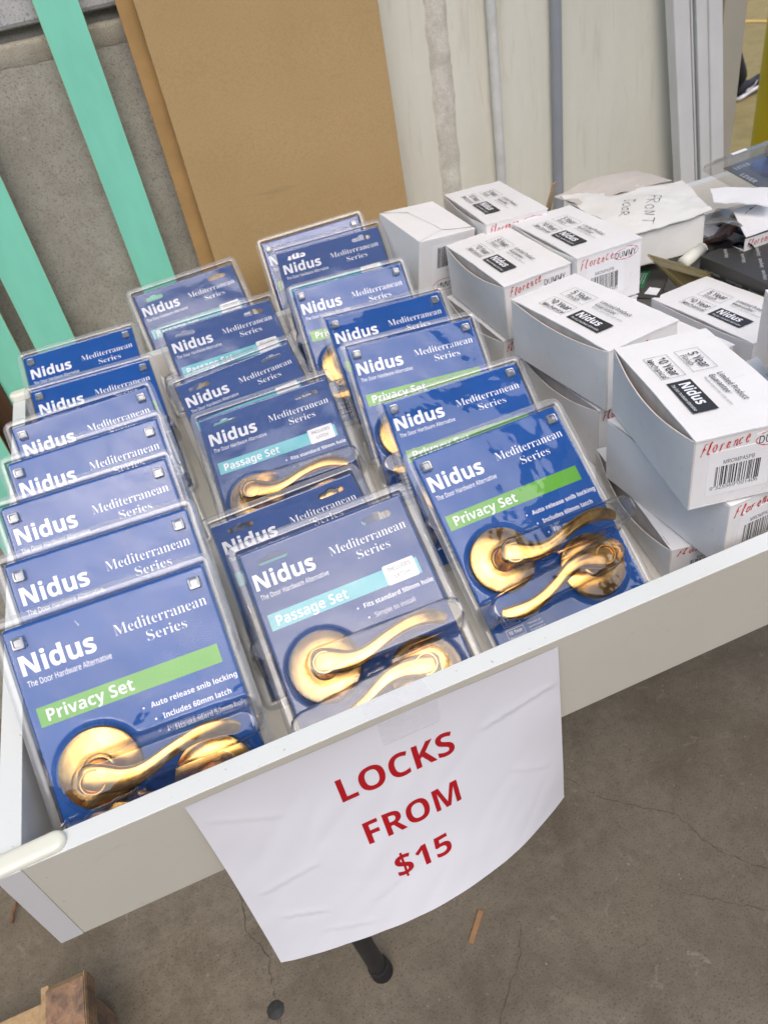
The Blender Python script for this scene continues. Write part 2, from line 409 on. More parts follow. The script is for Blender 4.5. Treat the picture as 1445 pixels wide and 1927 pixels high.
for a, b in zip(rr0[:-1], rr0[1:]):
    for i in range(nx_): pb.faces.new((a[i], a[i + 1], b[i + 1], b[i]))
link('plaster_lip', fin(pb, 'plaster_lip', True), wgo, concrete('plaster_band', (.42, .39, .31), (.52, .49, .40), (.30, .27, .2), (.6, .57, .5), 2, .9, .8))
up = box('upper_panel', (-6, .9725, .400), (.60, 1.26, 3.2), .006, 2); link('upper_panel', up, wgo, M_WALLUP)
cr = bmesh.new(); addbox(cr, (.603, .98, ZF - .02), (1.351, 1.28, 3.2), .006, 2)
cro = link('painted_wall', fin(cr, 'painted_wall'), None, M_CREAM); tag(cro, 'cream painted wall with pipes, ending at the open warehouse', 'wall')
# rough vertical joint in the painted wall
bm = bmesh.new(); nz = 150
rows = []
for i in range(nz + 1):
    z = -.35 + 1.3 * i / nz; row = []
    for j in range(9):
        u = j / 8; n = noise.noise(Vector((j * .8, z * 38, 1))); n2 = noise.noise(Vector((j * .5, z * 150, 7)))
        x = .763 + .048 * u + (.004 * noise.noise(Vector((0, z * 30, 2 if j < 4 else 5))) if j in (0, 8) else 0) + .006 * (z - .1)
        y = .9785 - (.004 * math.sin(PI * u) ** .5 if 0 < j < 8 else -.003) - .003 * n - .0015 * n2 + (.006 if j == 7 else 0)
        row.append(bm.verts.new((x, y, z)))
    rows.append(row)
for i in range(nz):
    for j in range(8): bm.faces.new((rows[i][j], rows[i][j + 1], rows[i + 1][j + 1], rows[i + 1][j]))
link('joint_sealant', fin(bm, 'joint_sealant', True), cro, M_JOINT)
def pipe(name, x, r, m, label, lean=0):
    o = thing(name, label, 'pipe', Matrix.Translation((x, .978 - r, 0)))
    bm = bmesh.new(); addcyl(bm, (0, 0, ZF), (lean, 0, 2.6), r, seg=28)
    link('tube', smooth_by_angle(fin(bm, 'tube')), o, m)
    for z in (-.42, .62, 1.5):
        bm = bmesh.new(); addcyl(bm, (0, 0, z), (0, 0, z + .02), r * 1.12, seg=28); addbox(bm, (-r * 1.9, r * .5, z), (r * 1.9, r, z + .02), .001)
        link('saddle_clip', fin(bm, 'saddle_clip'), o, m)
    return o
pipe('wall_conduit', .878, .0085, M_CONDUIT, 'thin off-white conduit running up the cream wall, nearer the tan board')
pipe('wall_pipe', .996, .0095, M_PIPE, 'blue-grey plastic pipe running up the cream wall')
# unseen canopy outlined to shape reflections, and a building added to darken low ones
M_ROOF = simple('grey_roof_sheet', (.16, .16, .165), .7, 0, .1, 4, .1)
M_BLD = simple('stand_in_cladding', (.20, .20, .21), .7, 0, .1, 1, .1)
bm = bmesh.new()
outl = [(-9, .45), (.35, .33), (.92, .03), (1.68, -.78), (1.45, -1.15), (2.0, -1.6), (2.3, -6), (2.9, -6), (2.5, .4), (1.5, 1.25), (-9, 1.25)]
lo = [bm.verts.new((x, y, 2.3)) for x, y in outl]; hi = [bm.verts.new((x, y, 2.4)) for x, y in outl]
bm.faces.new(lo[::-1]); bm.faces.new(hi)
for i in range(len(lo)): bm.faces.new((lo[i], lo[(i + 1) % len(lo)], hi[(i + 1) % len(lo)], hi[i]))
struct('unseen_canopy_roof', fin(bm, 'unseen_canopy_roof'), M_ROOF)
bm = bmesh.new(); addbox(bm, (-14, -16, ZF), (16, -8.5, 5.4)); far_b = fin(bm, 'stand_in_block')
fb = link('stand_in_building', far_b, None, M_BLD); tag(fb, 'long dark building added unseen behind the viewer to darken reflections', 'building')

# ================================================================== BOARDS AGAINST THE WALL
def leaning(name, label, cat, x0, x1, ytop, ybot, th, mface, medge, z0=ZF, z1=1.5, group=None, skew=0.0):
    o = thing(name, label, cat, Matrix.Translation(((x0 + x1) / 2, ybot, z0)), group)
    H = z1 - z0; a = math.atan2(ytop - ybot, H); w_ = (x1 - x0) / 2
    bm = bmesh.new(); addbox(bm, (-w_, 0, 0), (w_, th, H / math.cos(a)), .0006, 1)
    bmesh.ops.rotate(bm, verts=bm.verts, cent=(0, 0, 0), matrix=Matrix.Rotation(skew, 3, 'Y') @ Matrix.Rotation(-a, 3, 'X'))
    bm.normal_update()
    for f in bm.faces: f.material_index = 0 if abs(f.normal.y) > .8 else 1
    me = fin(bm, 'panel'); link('panel', me, o, [mface, medge]); return o
leaning('mdf_sheet', 'wide tan fibreboard sheet leaning in front of a second one', 'board', .327, .671, .944, .900, .009, M_MDF, M_MDFEDGE, z1=1.35)
leaning('mdf_sheet', 'tan fibreboard sheet behind the wide one, only its left edge showing', 'board', .300, .664, .962, .9215, .006, M_MDF2, M_MDFEDGE, z1=1.40, skew=0.004)
gS = 'mint strips leaning on the wall'
leaning('mint_strip', 'mint green strip nearest the tan boards, tallest of the mint strips', 'strip', .2015, .2595, .965, .928, .006, M_TEAL, M_MDFEDGE, group=gS, z1=1.45)
leaning('mint_strip', 'mint green strip with brown raw edge, second from the tan boards', 'strip', .008, .0725, .962, .925, .006, M_TEAL, M_MDFEDGE, group=gS, z1=1.2)
leaning('mint_strip', 'mint green strip at the left border behind the drawer corner', 'strip', -.066, -.012, .950, .905, .006, M_TEAL, M_MDFEDGE, group=gS, z1=1.1)
leaning('mint_strip', 'lowest mint green strip left of the drawer side', 'strip', -.185, -.092, .905, .855, .006, M_TEAL, M_MDFEDGE, group=gS, z1=.9)
M_DKWOOD = simple('dark_stained_wood', (.085, .042, .02), .6, 0, .3, 18, .3, stretch=(4, 4, .6))
leaning('dark_board', 'dark brown timber board leaning at the far left', 'board', -.14, -.062, .93, .885, .018, M_DKWOOD, M_DKWOOD, z1=.3)
# white aluminium track profile leaning at the wall end
tr = thing('door_track', 'white aluminium sliding door track leaning at the end of the cream wall', 'door track', Matrix.Translation((1.375, .90, ZF)))
def prof(x0, x1, y0, y1, nm, m, H=2.3):
    bm = bmesh.new(); addbox(bm, (x0, y0, 0), (x1, y1, H), .0012, 1)
    bmesh.ops.rotate(bm, verts=bm.verts, cent=(0, 0, 0), matrix=Matrix.Rotation(R_(-7.6), 3, 'Y') @ Matrix.Rotation(R_(-1.3), 3, 'X'))
    link(nm, fin(bm, nm), tr, m)
prof(-.036, -.004, .006, .03, 'rail', M_ALU); prof(-.004, .008, .02, .03, 'channel', M_ALUDARK); prof(-.0005, .0035, .008, .0195, 'fin', M_ALU)
prof(.008, .030, .004, .03, 'rail', M_ALU); prof(.030, .058, 0, .03, 'rail', M_ALU)
M_SHEET = simple('beige_board_edge', (.42, .38, .30), .6, 0, .08, 8, .1)
leaning('beige_panel', 'beige panel edge standing behind the white door track', 'board', 1.335, 1.385, .974, .955, .012, M_SHEET, M_SHEET, z1=2.1)

# ================================================================== TABLE
tb = thing('trestle_table', 'folding table with black tubular legs under the drawer', 'table', Matrix.Translation((.75, .43, ZF)))
M_TTOP = simple('table_top_plastic', (.45, .45, .44), .5); M_BLKM = simple('black_tube_steel', (.02, .02, .022), .42, 0, .2, 30, .05)
M_RUB = simple('black_rubber', (.012, .012, .012), .7)
link('tabletop', box('tabletop', (-.70, -.30, .655), (.72, .30, .692), .006), tb, M_TTOP)
for sx, sy in ((-1, -1), (-1, 1), (1, -1), (1, 1)):
    bm = bmesh.new(); fx, fy = (-.573 if sx < 0 else .60), .277 * sy; tx, ty = fx - .035 * sx * -1 * 1.0, .24 * sy
    tx = fx + (-.05 if sx < 0 else .05) * 1
    addcyl(bm, (fx, fy, .02), (tx, ty, .655), .0135, seg=24); lg = link('leg', smooth_by_angle(fin(bm, 'leg')), tb, M_BLKM)
    bm = bmesh.new(); addcyl(bm, (fx + .002, fy, 0), (fx, fy, .026), .0175, .0165, seg=24); link('rubber_foot', smooth_by_angle(fin(bm, 'rubber_foot')), lg, M_RUB)

# ================================================================== DRAWER
T = .0170; DH = .1023; DY = .738; XL = 1.42
dr = thing('drawer', 'shallow white open drawer on the table holding packs and cartons', 'drawer', Matrix.Translation((0, 0, -DH)))
def panel(nm, a, b, topm, sidem, bev=.0005, par=dr, end=None):
    bm = bmesh.new(); addbox(bm, a, b, bev, 2); bm.normal_update()
    for f in bm.faces:
        f.material_index = 0 if f.normal.z > .6 else 1
        if end is not None and abs(f.normal.y) > .6: f.material_index = 2
    ms = [topm, sidem] + ([end] if end is not None else [])
    return link(nm, fin(bm, nm), par, ms)
M_END = laminate('pale_edge_tape', (.56, .56, .57), (.42, .40, .38), 7)
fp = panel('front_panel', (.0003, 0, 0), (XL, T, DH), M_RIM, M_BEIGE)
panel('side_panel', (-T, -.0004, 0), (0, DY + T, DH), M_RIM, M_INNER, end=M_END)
panel('side_panel', (XL + .0006, 0, 0), (XL + T, DY + T, DH), M_RIM, M_INNER)
panel('back_panel', (.0006, DY, 0), (XL, DY + T, DH), M_RIM, M_INNER)
panel('base_panel', (.0006, T + .0006, .004), (XL, DY - .0006, .010), M_INNER, M_INNER)
def pad(nm, cx, cy_, lx, ly, h, rot=0):
    L = rrect(-lx / 2, -ly / 2, lx / 2, ly / 2, min(lx, ly) / 2 * .98, 10)
    bm = bmesh.new(); rings = []
    for dz, ins in ((0, 0), (h * .55, 0), (h * .85, .0010), (h, .0026), (h * 1.04, .0050)):
        rings.append([bm.verts.new((x * (1 - 2 * ins / lx), y * (1 - 2 * ins / ly), dz)) for x, y in L])
    for a, b in zip(rings[:-1], rings[1:]):
        for i in range(len(L)): bm.faces.new((a[i], a[(i + 1) % len(L)], b[(i + 1) % len(L)], b[i]))
    bm.faces.new(rings[-1]); me = fin(bm, nm); smooth_by_angle(me, 50)
    o = link(nm, me, dr, M_PAD); o.location = (cx, cy_, DH + .0004); o.rotation_euler = (0, 0, rot); return o
pad('glide_pad', -.006, .0078, .074, .0160, .0050, R_(2)); pad('glide_pad', -.004, DY - .004, .03, .018, .010)
for i, x in enumerate((.30, .62)):
    pass

# ================================================================== BLISTER PACKS
CW, CH = .158, .200
def euro(cx, cy_, w_=.0285, h=.0068):
    pts = []
    r = h / 2
    for i in range(9): a = R_(-90 + 180 * i / 8); pts.append((cx + w_ / 2 - r + r * math.cos(a), cy_ + r * math.sin(a)))
    for i in range(7): a = R_(0 + 180 * i / 6); pts.append((cx + .0052 * math.cos(a), cy_ + r + .0026 * math.sin(a)))
    for i in range(9): a = R_(90 + 180 * i / 8); pts.append((cx - w_ / 2 + r + r * math.cos(a), cy_ + r * math.sin(a)))
    return pts
k = .158 / .150
def U(x): return x * k / 1000
def V(y): return CH + y * k / 1000
def card_mesh(slots, name):
    loops = [rrect(0, 0, CW, CH, .004)]
    if slots: loops += [euro(U(27), V(-12.5)), euro(U(123), V(-12.5))]
    me = flat(loops, .0003, name)
    bmx = bmesh.new(); bmx.from_mesh(me)
    for f in bmx.faces: f.material_index = 0 if f.normal.z > -.5 else 1
    bmx.to_mesh(me); bmx.free(); return me
def stadium(x, y, a, b, r0, r1):
    ax, ay = a; bx, by = b; dx, dy = bx - ax, by - ay; L2 = dx * dx + dy * dy
    t = max(0, min(1, ((x - ax) * dx + (y - ay) * dy) / L2)); r = r0 + (r1 - r0) * t
    return r - math.hypot(x - ax - dx * t, y - ay - dy * t)
def sst(a, b, x):
    t = max(0, min(1, (x - a) / (b - a))); return t * t * (3 - 2 * t)
ROS = [(U(36.5), V(-117)), (U(110.5), V(-152))]
def blister_mesh(name, mx, mt, mb, hf):
    x0, x1, y0, y1, rad = -mx, CW + mx, -mb, CH + mt, .011
    xs = [i / 112 for i in range(113)]; nx = len(xs)
    ys = []
    yy = y0
    ny = 138
    ys = [y0 + (y1 - y0) * j / ny for j in range(ny + 1)]
    # denser rows/cols at the borders: shift lines onto the steps
    def xl(y):
        d = min(y - y0, y1 - y)
        return x0 + (rad - math.sqrt(max(0, rad * rad - (rad - d) ** 2)) if d < rad else 0)
    vs_ = []
    for y in ys:
        a = xl(y); b = x1 - (a - x0)
        for s_ in xs:
            # concentrate columns near both sides
            s2 = s_ + .035 * math.sin(4 * PI * s_) / (4 * PI) * -1.0
            x = a + (b - a) * s2
            do = min(x - a, b - x, y - y0, y1 - y)
            dc = min(x + .0015, CW + .0015 - x, y + .0015, CH + .0015 - y)
            h = -.0035 + (hf + .0035) * sst(0, .0028, do)
            h = h * (1 - sst(0, .0026, dc)) + .0016 * sst(0, .0026, dc)
            for (c, r) in zip(ROS, (.0355, .0355)):
                h = max(h, .0125 * sst(-.001, .004, r - math.hypot(x - c[0], y - c[1])))
            D = stadium(x, y, (U(36), V(-118)), (U(143), V(-119)), .0165, .0150); h = max(h, .046 * sst(-.0005, .0042, D))
            D = stadium(x, y, (U(114), V(-150)), (U(8), V(-158)), .0165, .0150); h = max(h, .046 * sst(-.0005, .0042, D))
            h += .0004 * noise.noise(Vector((x * 35, y * 35, 0))) * (1 if dc > 0 else .3)
            vs_.append((x, y, h))
    fs = [(j * nx + i, j * nx + i + 1, (j + 1) * nx + i + 1, (j + 1) * nx + i) for j in range(ny) for i in range(nx - 1)]
    me = bpy.data.meshes.new(name); me.from_pydata(vs_, [], fs)
    for p in me.polygons:
        p.use_smooth = True; c = p.center
        dc = min(c.x + .0015, CW + .0015 - c.x, c.y + .0015, CH + .0015 - c.y)
        if dc < 0: p.material_index = 1
        elif dc < .0019: p.material_index = 2
        elif abs(p.normal.z) < .62 and c.z > .005: p.material_index = 3
    return me
def lever_mesh(name, rev=False):
    # centre line (mm at 150 wide), half width, height, half thickness
    SH = 5.0
    P = [(33, -116, 5.5, 36, 4.5), (36, -117, 9.0, 37, 6), (42, -118.5, 10.3, 37.5, 6.6), (50, -122, 9.6, 38, 6.4), (58, -125, 8.2, 38.5, 6), (68, -126, 6.8, 39, 5.4), (78, -124, 5.7, 39.2, 4.8),
         (90, -120, 5.2, 39, 4.5), (102, -117, 5.2, 38, 4.2), (114, -115.5, 5.8, 36.5, 4), (124, -116.5, 6.2, 34.5, 3.8), (132, -119.5, 5.6, 32, 3.4), (137.5, -123, 3.6, 30, 2.6)]
    P = [((a - 41) * 1.07 + 41 - SH, b_ + 1.0, c_a, d_, e_) for a, b_, c_a, d_, e_ in P]
    c0 = ROS[0]
    rows = []
    n = len(P); pts = []
    for i in range(n - 1):
        for q in range(4):
            u = q / 4; a = [P[max(i - 1, 0)], P[i], P[i + 1], P[min(i + 2, n - 1)]]
            pts.append([.5 * ((2 * a[1][m]) + (a[2][m] - a[0][m]) * u + (2 * a[0][m] - 5 * a[1][m] + 4 * a[2][m] - a[3][m]) * u * u + (3 * a[1][m] - a[0][m] - 3 * a[2][m] + a[3][m]) * u ** 3) for m in range(5)])
    pts.append(list(P[-1]))
    bm = bmesh.new(); SEG = 20; rings = []
    for i, p in enumerate(pts):
        a = pts[max(i - 1, 0)]; b = pts[min(i + 1, len(pts) - 1)]
        d = Vector((b[0] - a[0], b[1] - a[1])).normalized(); nrm = Vector((-d.y, d.x))
        ring = []
        for s_ in range(SEG):
            t = 2 * PI * s_ / SEG; cx = math.copysign(abs(math.cos(t)) ** .8, math.cos(t)); sz = math.copysign(abs(math.sin(t)) ** .75, math.sin(t))
            off = nrm * cx * p[2] * k / 1000
            ring.append(bm.verts.new((U(p[0]) + off.x, V(p[1]) + off.y, (p[3] + p[4] * sz * (1 if sz < 0 else .62)) / 1000)))
        rings.append(ring)
    for r0, r1 in zip(rings[:-1], rings[1:]):
        for s_ in range(SEG): bm.faces.new((r0[s_], r0[(s_ + 1) % SEG], r1[(s_ + 1) % SEG], r1[s_]))
    bm.faces.new(rings[0][::-1]); bm.faces.new(rings[-1])
    # scroll lip on the root and a groove ring
    for rad, zz, a0, a1, cxx, cyy, tr_ in ((.0092, .0425, 60, 330, ROS[0][0] + .001, ROS[0][1] - .0025, .0007),):
        prev = None
        for i in range(25):
            t = R_(a0 + (a1 - a0) * i / 24); rr = rad * (1 - .10 * i / 24)
            c = Vector((cxx + rr * math.cos(t), cyy + rr * .95 * math.sin(t), zz - .0004 - .0007 * (rr / rad)))
            ring = []
            for s_ in range(6):
                u = 2 * PI * s_ / 6; ring.append(bm.verts.new(c + Vector((math.cos(t), math.sin(t), 0)) * tr_ * math.cos(u) + Vector((0, 0, 1)) * tr_ * math.sin(u)))
            if prev:
                for s_ in range(6): bm.faces.new((prev[s_], prev[(s_ + 1) % 6], ring[(s_ + 1) % 6], ring[s_]))
            prev = ring
    # neck between rose and lever
    addcyl(bm, (ROS[0][0], ROS[0][1] - .001, .006), (ROS[0][0], ROS[0][1] - .001, .036), .0115, .0085, 24)
    if rev:
        ctr = Vector(((ROS[0][0] + ROS[1][0]) / 2, (ROS[0][1] + ROS[1][1]) / 2, 0))
        bmesh.ops.rotate(bm, verts=bm.verts, cent=ctr, matrix=Matrix.Rotation(PI, 3, 'Z'))
        bmesh.ops.rotate(bm, verts=bm.verts, cent=(ROS[1][0], ROS[1][1], 0), matrix=Matrix.Rotation(R_(7.5), 3, 'Z'))
    bmesh.ops.recalc_face_normals(bm, faces=bm.faces)
    me = fin(bm, name); smooth_by_angle(me, 50); return me
def rose_mesh(i):
    c = ROS[i]; prof_ = [(.0315, .0012), (.0315, .0040), (.0308, .0058), (.0280, .0070), (.018, .0088), (.0125, .0094), (.0122, .0115), (.0105, .0125)]
    bm = bmesh.new(); SEG = 56; rings = [[bm.verts.new((c[0] + r * math.cos(2 * PI * s_ / SEG), c[1] + r * math.sin(2 * PI * s_ / SEG), z)) for s_ in range(SEG)] for r, z in prof_]
    for a, b in zip(rings[:-1], rings[1:]):
        for s_ in range(SEG): bm.faces.new((a[s_], a[(s_ + 1) % SEG], b[(s_ + 1) % SEG], b[s_]))
    bm.faces.new(rings[-1]); me = fin(bm, 'rose'); smooth_by_angle(me, 35); return me
def stud_mesh():
    bm = bmesh.new(); rings = []
    L = rrect(-.0051, -.0051, .0051, .0051, .0018, 4)
    for sc, z in ((1, .0015), (.97, .0042), (.84, .0052), (.62, .0050), (.55, .0034), (.0, .0032)):
        if sc == 0: rings.append([bm.verts.new((0, 0, z))])
        else: rings.append([bm.verts.new((x * sc, y * sc, z)) for x, y in L])
    n = len(L)
    for a, b in zip(rings[:-2], rings[1:-1]):
        for i in range(n): bm.faces.new((a[i], a[(i + 1) % n], b[(i + 1) % n], b[i]))
    for i in range(n): bm.faces.new((rings[-2][i], rings[-2][(i + 1) % n], rings[-1][0]))
    me = fin(bm, 'snap_stud'); smooth_by_angle(me, 40); return me
def staple_mesh():
    bm = bmesh.new(); addbox(bm, (-.0036, -.0003, 0), (.0036, .0003, .0006), .0001, 1)
    addbox(bm, (-.0036, -.0003, -.0015), (-.0031, .0003, 0)); addbox(bm, (.0031, -.0003, -.0015), (.0036, .0003, 0)); return fin(bm, 'staple')
def card_print(kind):
    p = Print()
    p.text('Nidus', 'b', U(5), V(-36), U(59), V(-22), off=.012, res=5)
    p.text('The Door Hardware Alternative', 'r', U(6), V(-45), U(67), V(-40.6), off=.004)
    p.text('Mediterranean', 's', U(74), V(-30.5), U(144), V(-22), off=-.014, res=4)
    p.text('Series', 's', U(95), V(-42), U(125), V(-34), off=-.014, res=4)
    if kind == 'privacy': B = [('Auto release snib locking', 82, 148, -89.5), ('Includes 60mm latch', 88, 140, -100), ('Fits standard 50mm hole', 94, 158 - 10, -111)]
    else: B = [('Fits standard 50mm hole', 84, 147, -83.5), ('Simple to install', 90, 126, -94)]
    for i, (s_, a, b, y) in enumerate(B):
        st = 'b' if i == 0 or kind == 'privacy' else 'r'
        p.text(s_, st, U(a), V(y), U(b), V(y + 4))
        p.poly([(U(a - 5.5) + .0009 * math.cos(t * PI / 4), V(y + 1.8) + .0009 * math.sin(t * PI / 4)) for t in range(8)])
    p.frame(U(12), V(-172), U(28), V(-163), .0003); p.text('5 Year', 'b', U(14), V(-167), U(26), V(-164)); p.text('Finish', 'r', U(15), V(-171), U(24), V(-168.6))
    p.frame(U(12), V(-185), U(29), V(-175), .0003); p.text('10 Year', 'b', U(14), V(-179.5), U(27), V(-176.5)); p.text('Mechanical', 'r', U(13.5), V(-184), U(27.5), V(-181.4))
    p.text('Product', 'r', U(32), V(-167), U(44), V(-164)); p.text('Guarantee*', 'r', U(32), V(-171.5), U(48), V(-168.6))
    for i, s_ in enumerate(('*Details of', 'guarantee on back', 'of retail pack or', 'inside box pack')): p.text(s_, 'r', U(33), V(-177 - i * 3), U(46 + i), V(-175.4 - i * 3))
    return p.mesh('card_print', 0)
print_priv, print_pass = card_print('privacy'), card_print('passage')
def band(kind):
    y0, y1 = (-75.5, -61) if kind == 'privacy' else (-73, -58.5)
    p = Print(); p.rect(U(6), V(y0), U(141), V(y1)); return p.mesh('title_band')
def title(kind):
    y = -72.5 if kind == 'privacy' else -70.3
    p = Print(); p.text('Privacy Set' if kind == 'privacy' else 'Passage Set', 'b', U(12), V(y), U(75), V(y + 8.6), res=4); return p.mesh('title_lettering')
def sticker():
    p = Print(); p.poly(rrect(U(110), V(-73.8), U(138.5), V(-56), .0016)); return p.mesh('latch_sticker')
def stickerp():
    p = Print(); p.text('INCLUDES', 'r', U(114), V(-62.5), U(134.5), V(-59)); p.text('LATCH', 'r', U(118), V(-69.5), U(131), V(-66)); return p.mesh('sticker_print')
def make_pack(kind, mw, label):
    o = thing('blister_pack', label, 'door handle pack', mw, 'blue blister packs standing in the drawer')
    c = link('backing_card', card_mesh(kind == 'passage', 'card_' + kind), o, [M_BLUE if kind == 'privacy' else M_BLUE2, M_CARDBACK])
    q = link('lettering', print_priv if kind == 'privacy' else print_pass, c, M_WHITEINK); q.location.z = .00050
    q = link('title_band', band(kind), c, M_GREEN if kind == 'privacy' else M_TEALBAND); q.location.z = .00045
    q = link('title_lettering', title(kind), c, M_WHITEINK); q.location.z = .00065
    if kind == 'passage':
        q = link('latch_sticker', sticker(), c, M_LABEL); q.location.z = .0009
        q = link('sticker_lettering', stickerp(), c, M_INK); q.location.z = .0011
    if kind == 'privacy': b = link('blister', blister_mesh('blister_p', .0085, .0095, .008, .0040), o, [M_CLEAR, M_FRAME, M_EDGE, M_WALLC])
    else: b = link('blister', blister_mesh('blister_s', .0105, .0115, .008, .0065), o, [M_CLEARWORN, M_FRAME, M_EDGE, M_WALLC])
    for i in (0, 1):
        link('rose', rose_mesh(i), o, M_BRASS); link('lever', lever_mesh('lever', i == 1), o, M_BRASS)
    if kind == 'privacy':
        sm = stud_mesh(); sm.materials.append(M_STUD)
        for x in (9.5, 140): q = link('snap_stud', sm, o); q.location = (U(x), V(-12), .001)
        st = [(.079, CH + .0045, 0, .0035)]
    else:
        st = [(.075, CH + .0055, 0, .006), (-.0055, .148, 90, .006), (-.0055, .06, 90, .006), (CW + .0055, .150, 90, .006), (CW + .0055, .098, 90, .006)]
    sm = staple_mesh(); sm.materials.append(M_STEEL)
    for x, y, a, z in st:
        q = link('staple', sm, b); q.location = (x, y, z + .0003); q.rotation_euler = (0, 0, R_(a + 6))
    return o
def copy_tree(o, parent=None):
    c = o.copy(); COL.objects.link(c)
    if parent: c.parent = parent
    for ch in list(o.children): copy_tree(ch, c)
    return c
def Rmat(yaw, lean, roll):
    return Matrix.Rotation(yaw, 3, 'Z') @ Matrix.Rotation(lean, 3, 'X') @ Matrix.Rotation(roll, 3, 'Z')
PACKS = [
 ('L1', .0177, .1544, .0743, .40, 48.45, -1.81, 'privacy', 'blue green-band pack at the left front corner of the drawer, foremost of its row'),
 ('L2', .0182, .2370, .0757, -.47, 49.11, -1.65, 'privacy', 'second pack of the left row, directly behind the front corner pack'),
 ('L3', .0121, .3295, .0756, .60, 48.89, -1.92, 'privacy', 'third pack of the left row, whole maker name visible'),
 ('L4', .0150, .4164, .0721, -4.81, 49.07, 1.41, 'privacy', 'fourth pack of the left row, counted from the front'),
 ('L5', .0113, .5216, .0590, 7.75, 41.53, -4.08, 'privacy', 'fifth pack of the left row, pale reflection over its top'),
 ('L6', .0209, .6707, .0313, 4.05, 32.89, -4.13, 'privacy', 'deep blue pack second from the back of the left row, right edge fully exposed'),
 ('L7', .0120, .7861, .0344, -4.12, 35.70, .71, 'privacy', 'deep blue pack at the very back of the left row before the mint strips'),
 ('M1', .2031, .2045, .0226, -6.34, 32.14, 4.83, 'passage', 'scuffed pack with aqua band and latch sticker, foremost in the middle row'),
 ('M2', .1855, .3099, -.0136, -2.81, 21.46, 3.21, 'passage', 'dark blue pack lying low between two aqua-band packs, second in the middle row'),
 ('M3', .2130, .4744, .0183, -11.89, 30.95, 6.77, 'passage', 'aqua-band pack with latch sticker and one lever showing, third in the middle row'),
 ('M4', .1997, .5909, .0134, -4.42, 29.43, 6.43, 'passage', 'dark blue pack fourth in the middle row with two hang slots'),
 ('M5', .2087, .7126, .0396, .88, 37.20, -.35, 'passage', 'pack second from the back of the middle row, thin aqua stripe above the next pack'),
 ('M6', .1853, .8457, .0527, -1.53, 41.89, 2.89, 'passage', 'lavender-looking pack at the back of the middle row, green seen through its slot'),
 ('R1', .3881, .2309, .0381, .87, 36.89, .11, 'privacy', 'green-band pack with two whole levers, foremost in the right row next to the cartons'),
 ('R2', .4100, .3742, .0199, -12.78, 31.34, 5.57, 'privacy', 'second pack of the right row, directly behind the one with whole levers'),
 ('R3', .4065, .4766, .0469, -5.51, 38.82, -1.77, 'privacy', 'third pack of the right row, top half of its green band visible'),
 ('R4', .4085, .5669, .0501, -.31, 38.74, -3.89, 'privacy', 'fourth pack of the right row, counted from the front'),
 ('R5', .3946, .6707, .0574, -5.52, 43.24, -.36, 'privacy', 'fifth pack of the right row, left end of its green band visible'),
 ('R6', .4057, .7906, .0721, -13.33, 38.66, 3.76, 'passage', 'dark blue pack second from the back of the right row leaning at the tan board'),
 ('R7', .3973, .8500, .0726, -11.52, 49.38, 4.07, 'privacy', 'rearmost pack of the right row, only its top strip above the next pack'),
]
protos = {}
for (_, x, y, z, ya, le, ro, kind, lab) in PACKS:
    R3 = Rmat(R_(ya), R_(le), R_(ro)); o_ = Vector((x, y, z)) - R3 @ Vector((0, CH, 0))
    mw = R3.to_4x4(); mw.translation = o_
    if kind not in protos: protos[kind] = make_pack(kind, mw, lab)
    else:
        c = copy_tree(protos[kind]); c.matrix_world = mw; c['label'] = lab

# ================================================================== CARTONS
W_, L_, H_ = .093, .1723, .074
def Rz(yaw, pitch, roll):
    return Matrix.Rotation(yaw, 3, 'Z') @ Matrix.Rotation(pitch, 3, 'X') @ Matrix.Rotation(roll, 3, 'Y')
FL = {  # pen strokes for the name written on the cartons, unit height letters
 'F': [[(.35, 1), (.2, .5), (0, 0)], [(.3, 1), (.75, 1.08)], [(.18, .55), (.55, .6)]],
 'l': [[(0, .1), (.35, .9), (.45, 1.15), (.3, 1.1), (.12, .3), (.25, 0), (.4, .1)]],
 'o': [[(.45, .6), (.15, .55), (.02, .2), (.2, 0), (.45, .2), (.48, .5), (.4, .62)]],
 'r': [[(.1, .6), (.08, .3), (0, 0)], [(.08, .35), (.25, .6), (.45, .62)]],
 'e': [[(.05, .3), (.35, .42), (.4, .6), (.2, .62), (.03, .25), (.2, 0), (.45, .15)]],
 'n': [[(.1, .6), (0, 0)], [(.05, .35), (.25, .6), (.4, .5), (.38, 0), (.5, .08)]],
 'c': [[(.45, .55), (.25, .62), (.03, .25), (.2, 0), (.45, .12)]],
}
def handwriting(p, word, x0, y0, w_, h, pen, slope=.15, mapf=None, seed=0):
    step = w_ / len(word); rh = random.Random(seed); base = y0; h0 = h; x_ = x0
    for i, ch in enumerate(word):
        y0 = base + rh.uniform(-.10, .10) * h0; h = h0 * rh.uniform(.85, 1.15); x0 = x_ + rh.uniform(-.15, .15) * step
        for st in FL[ch]:
            p.stroke([(x0 + i * step + (a * 1.5 + b * .22) * step * .75, y0 + b * h + slope * i * step) for a, b in st], pen, mapf)
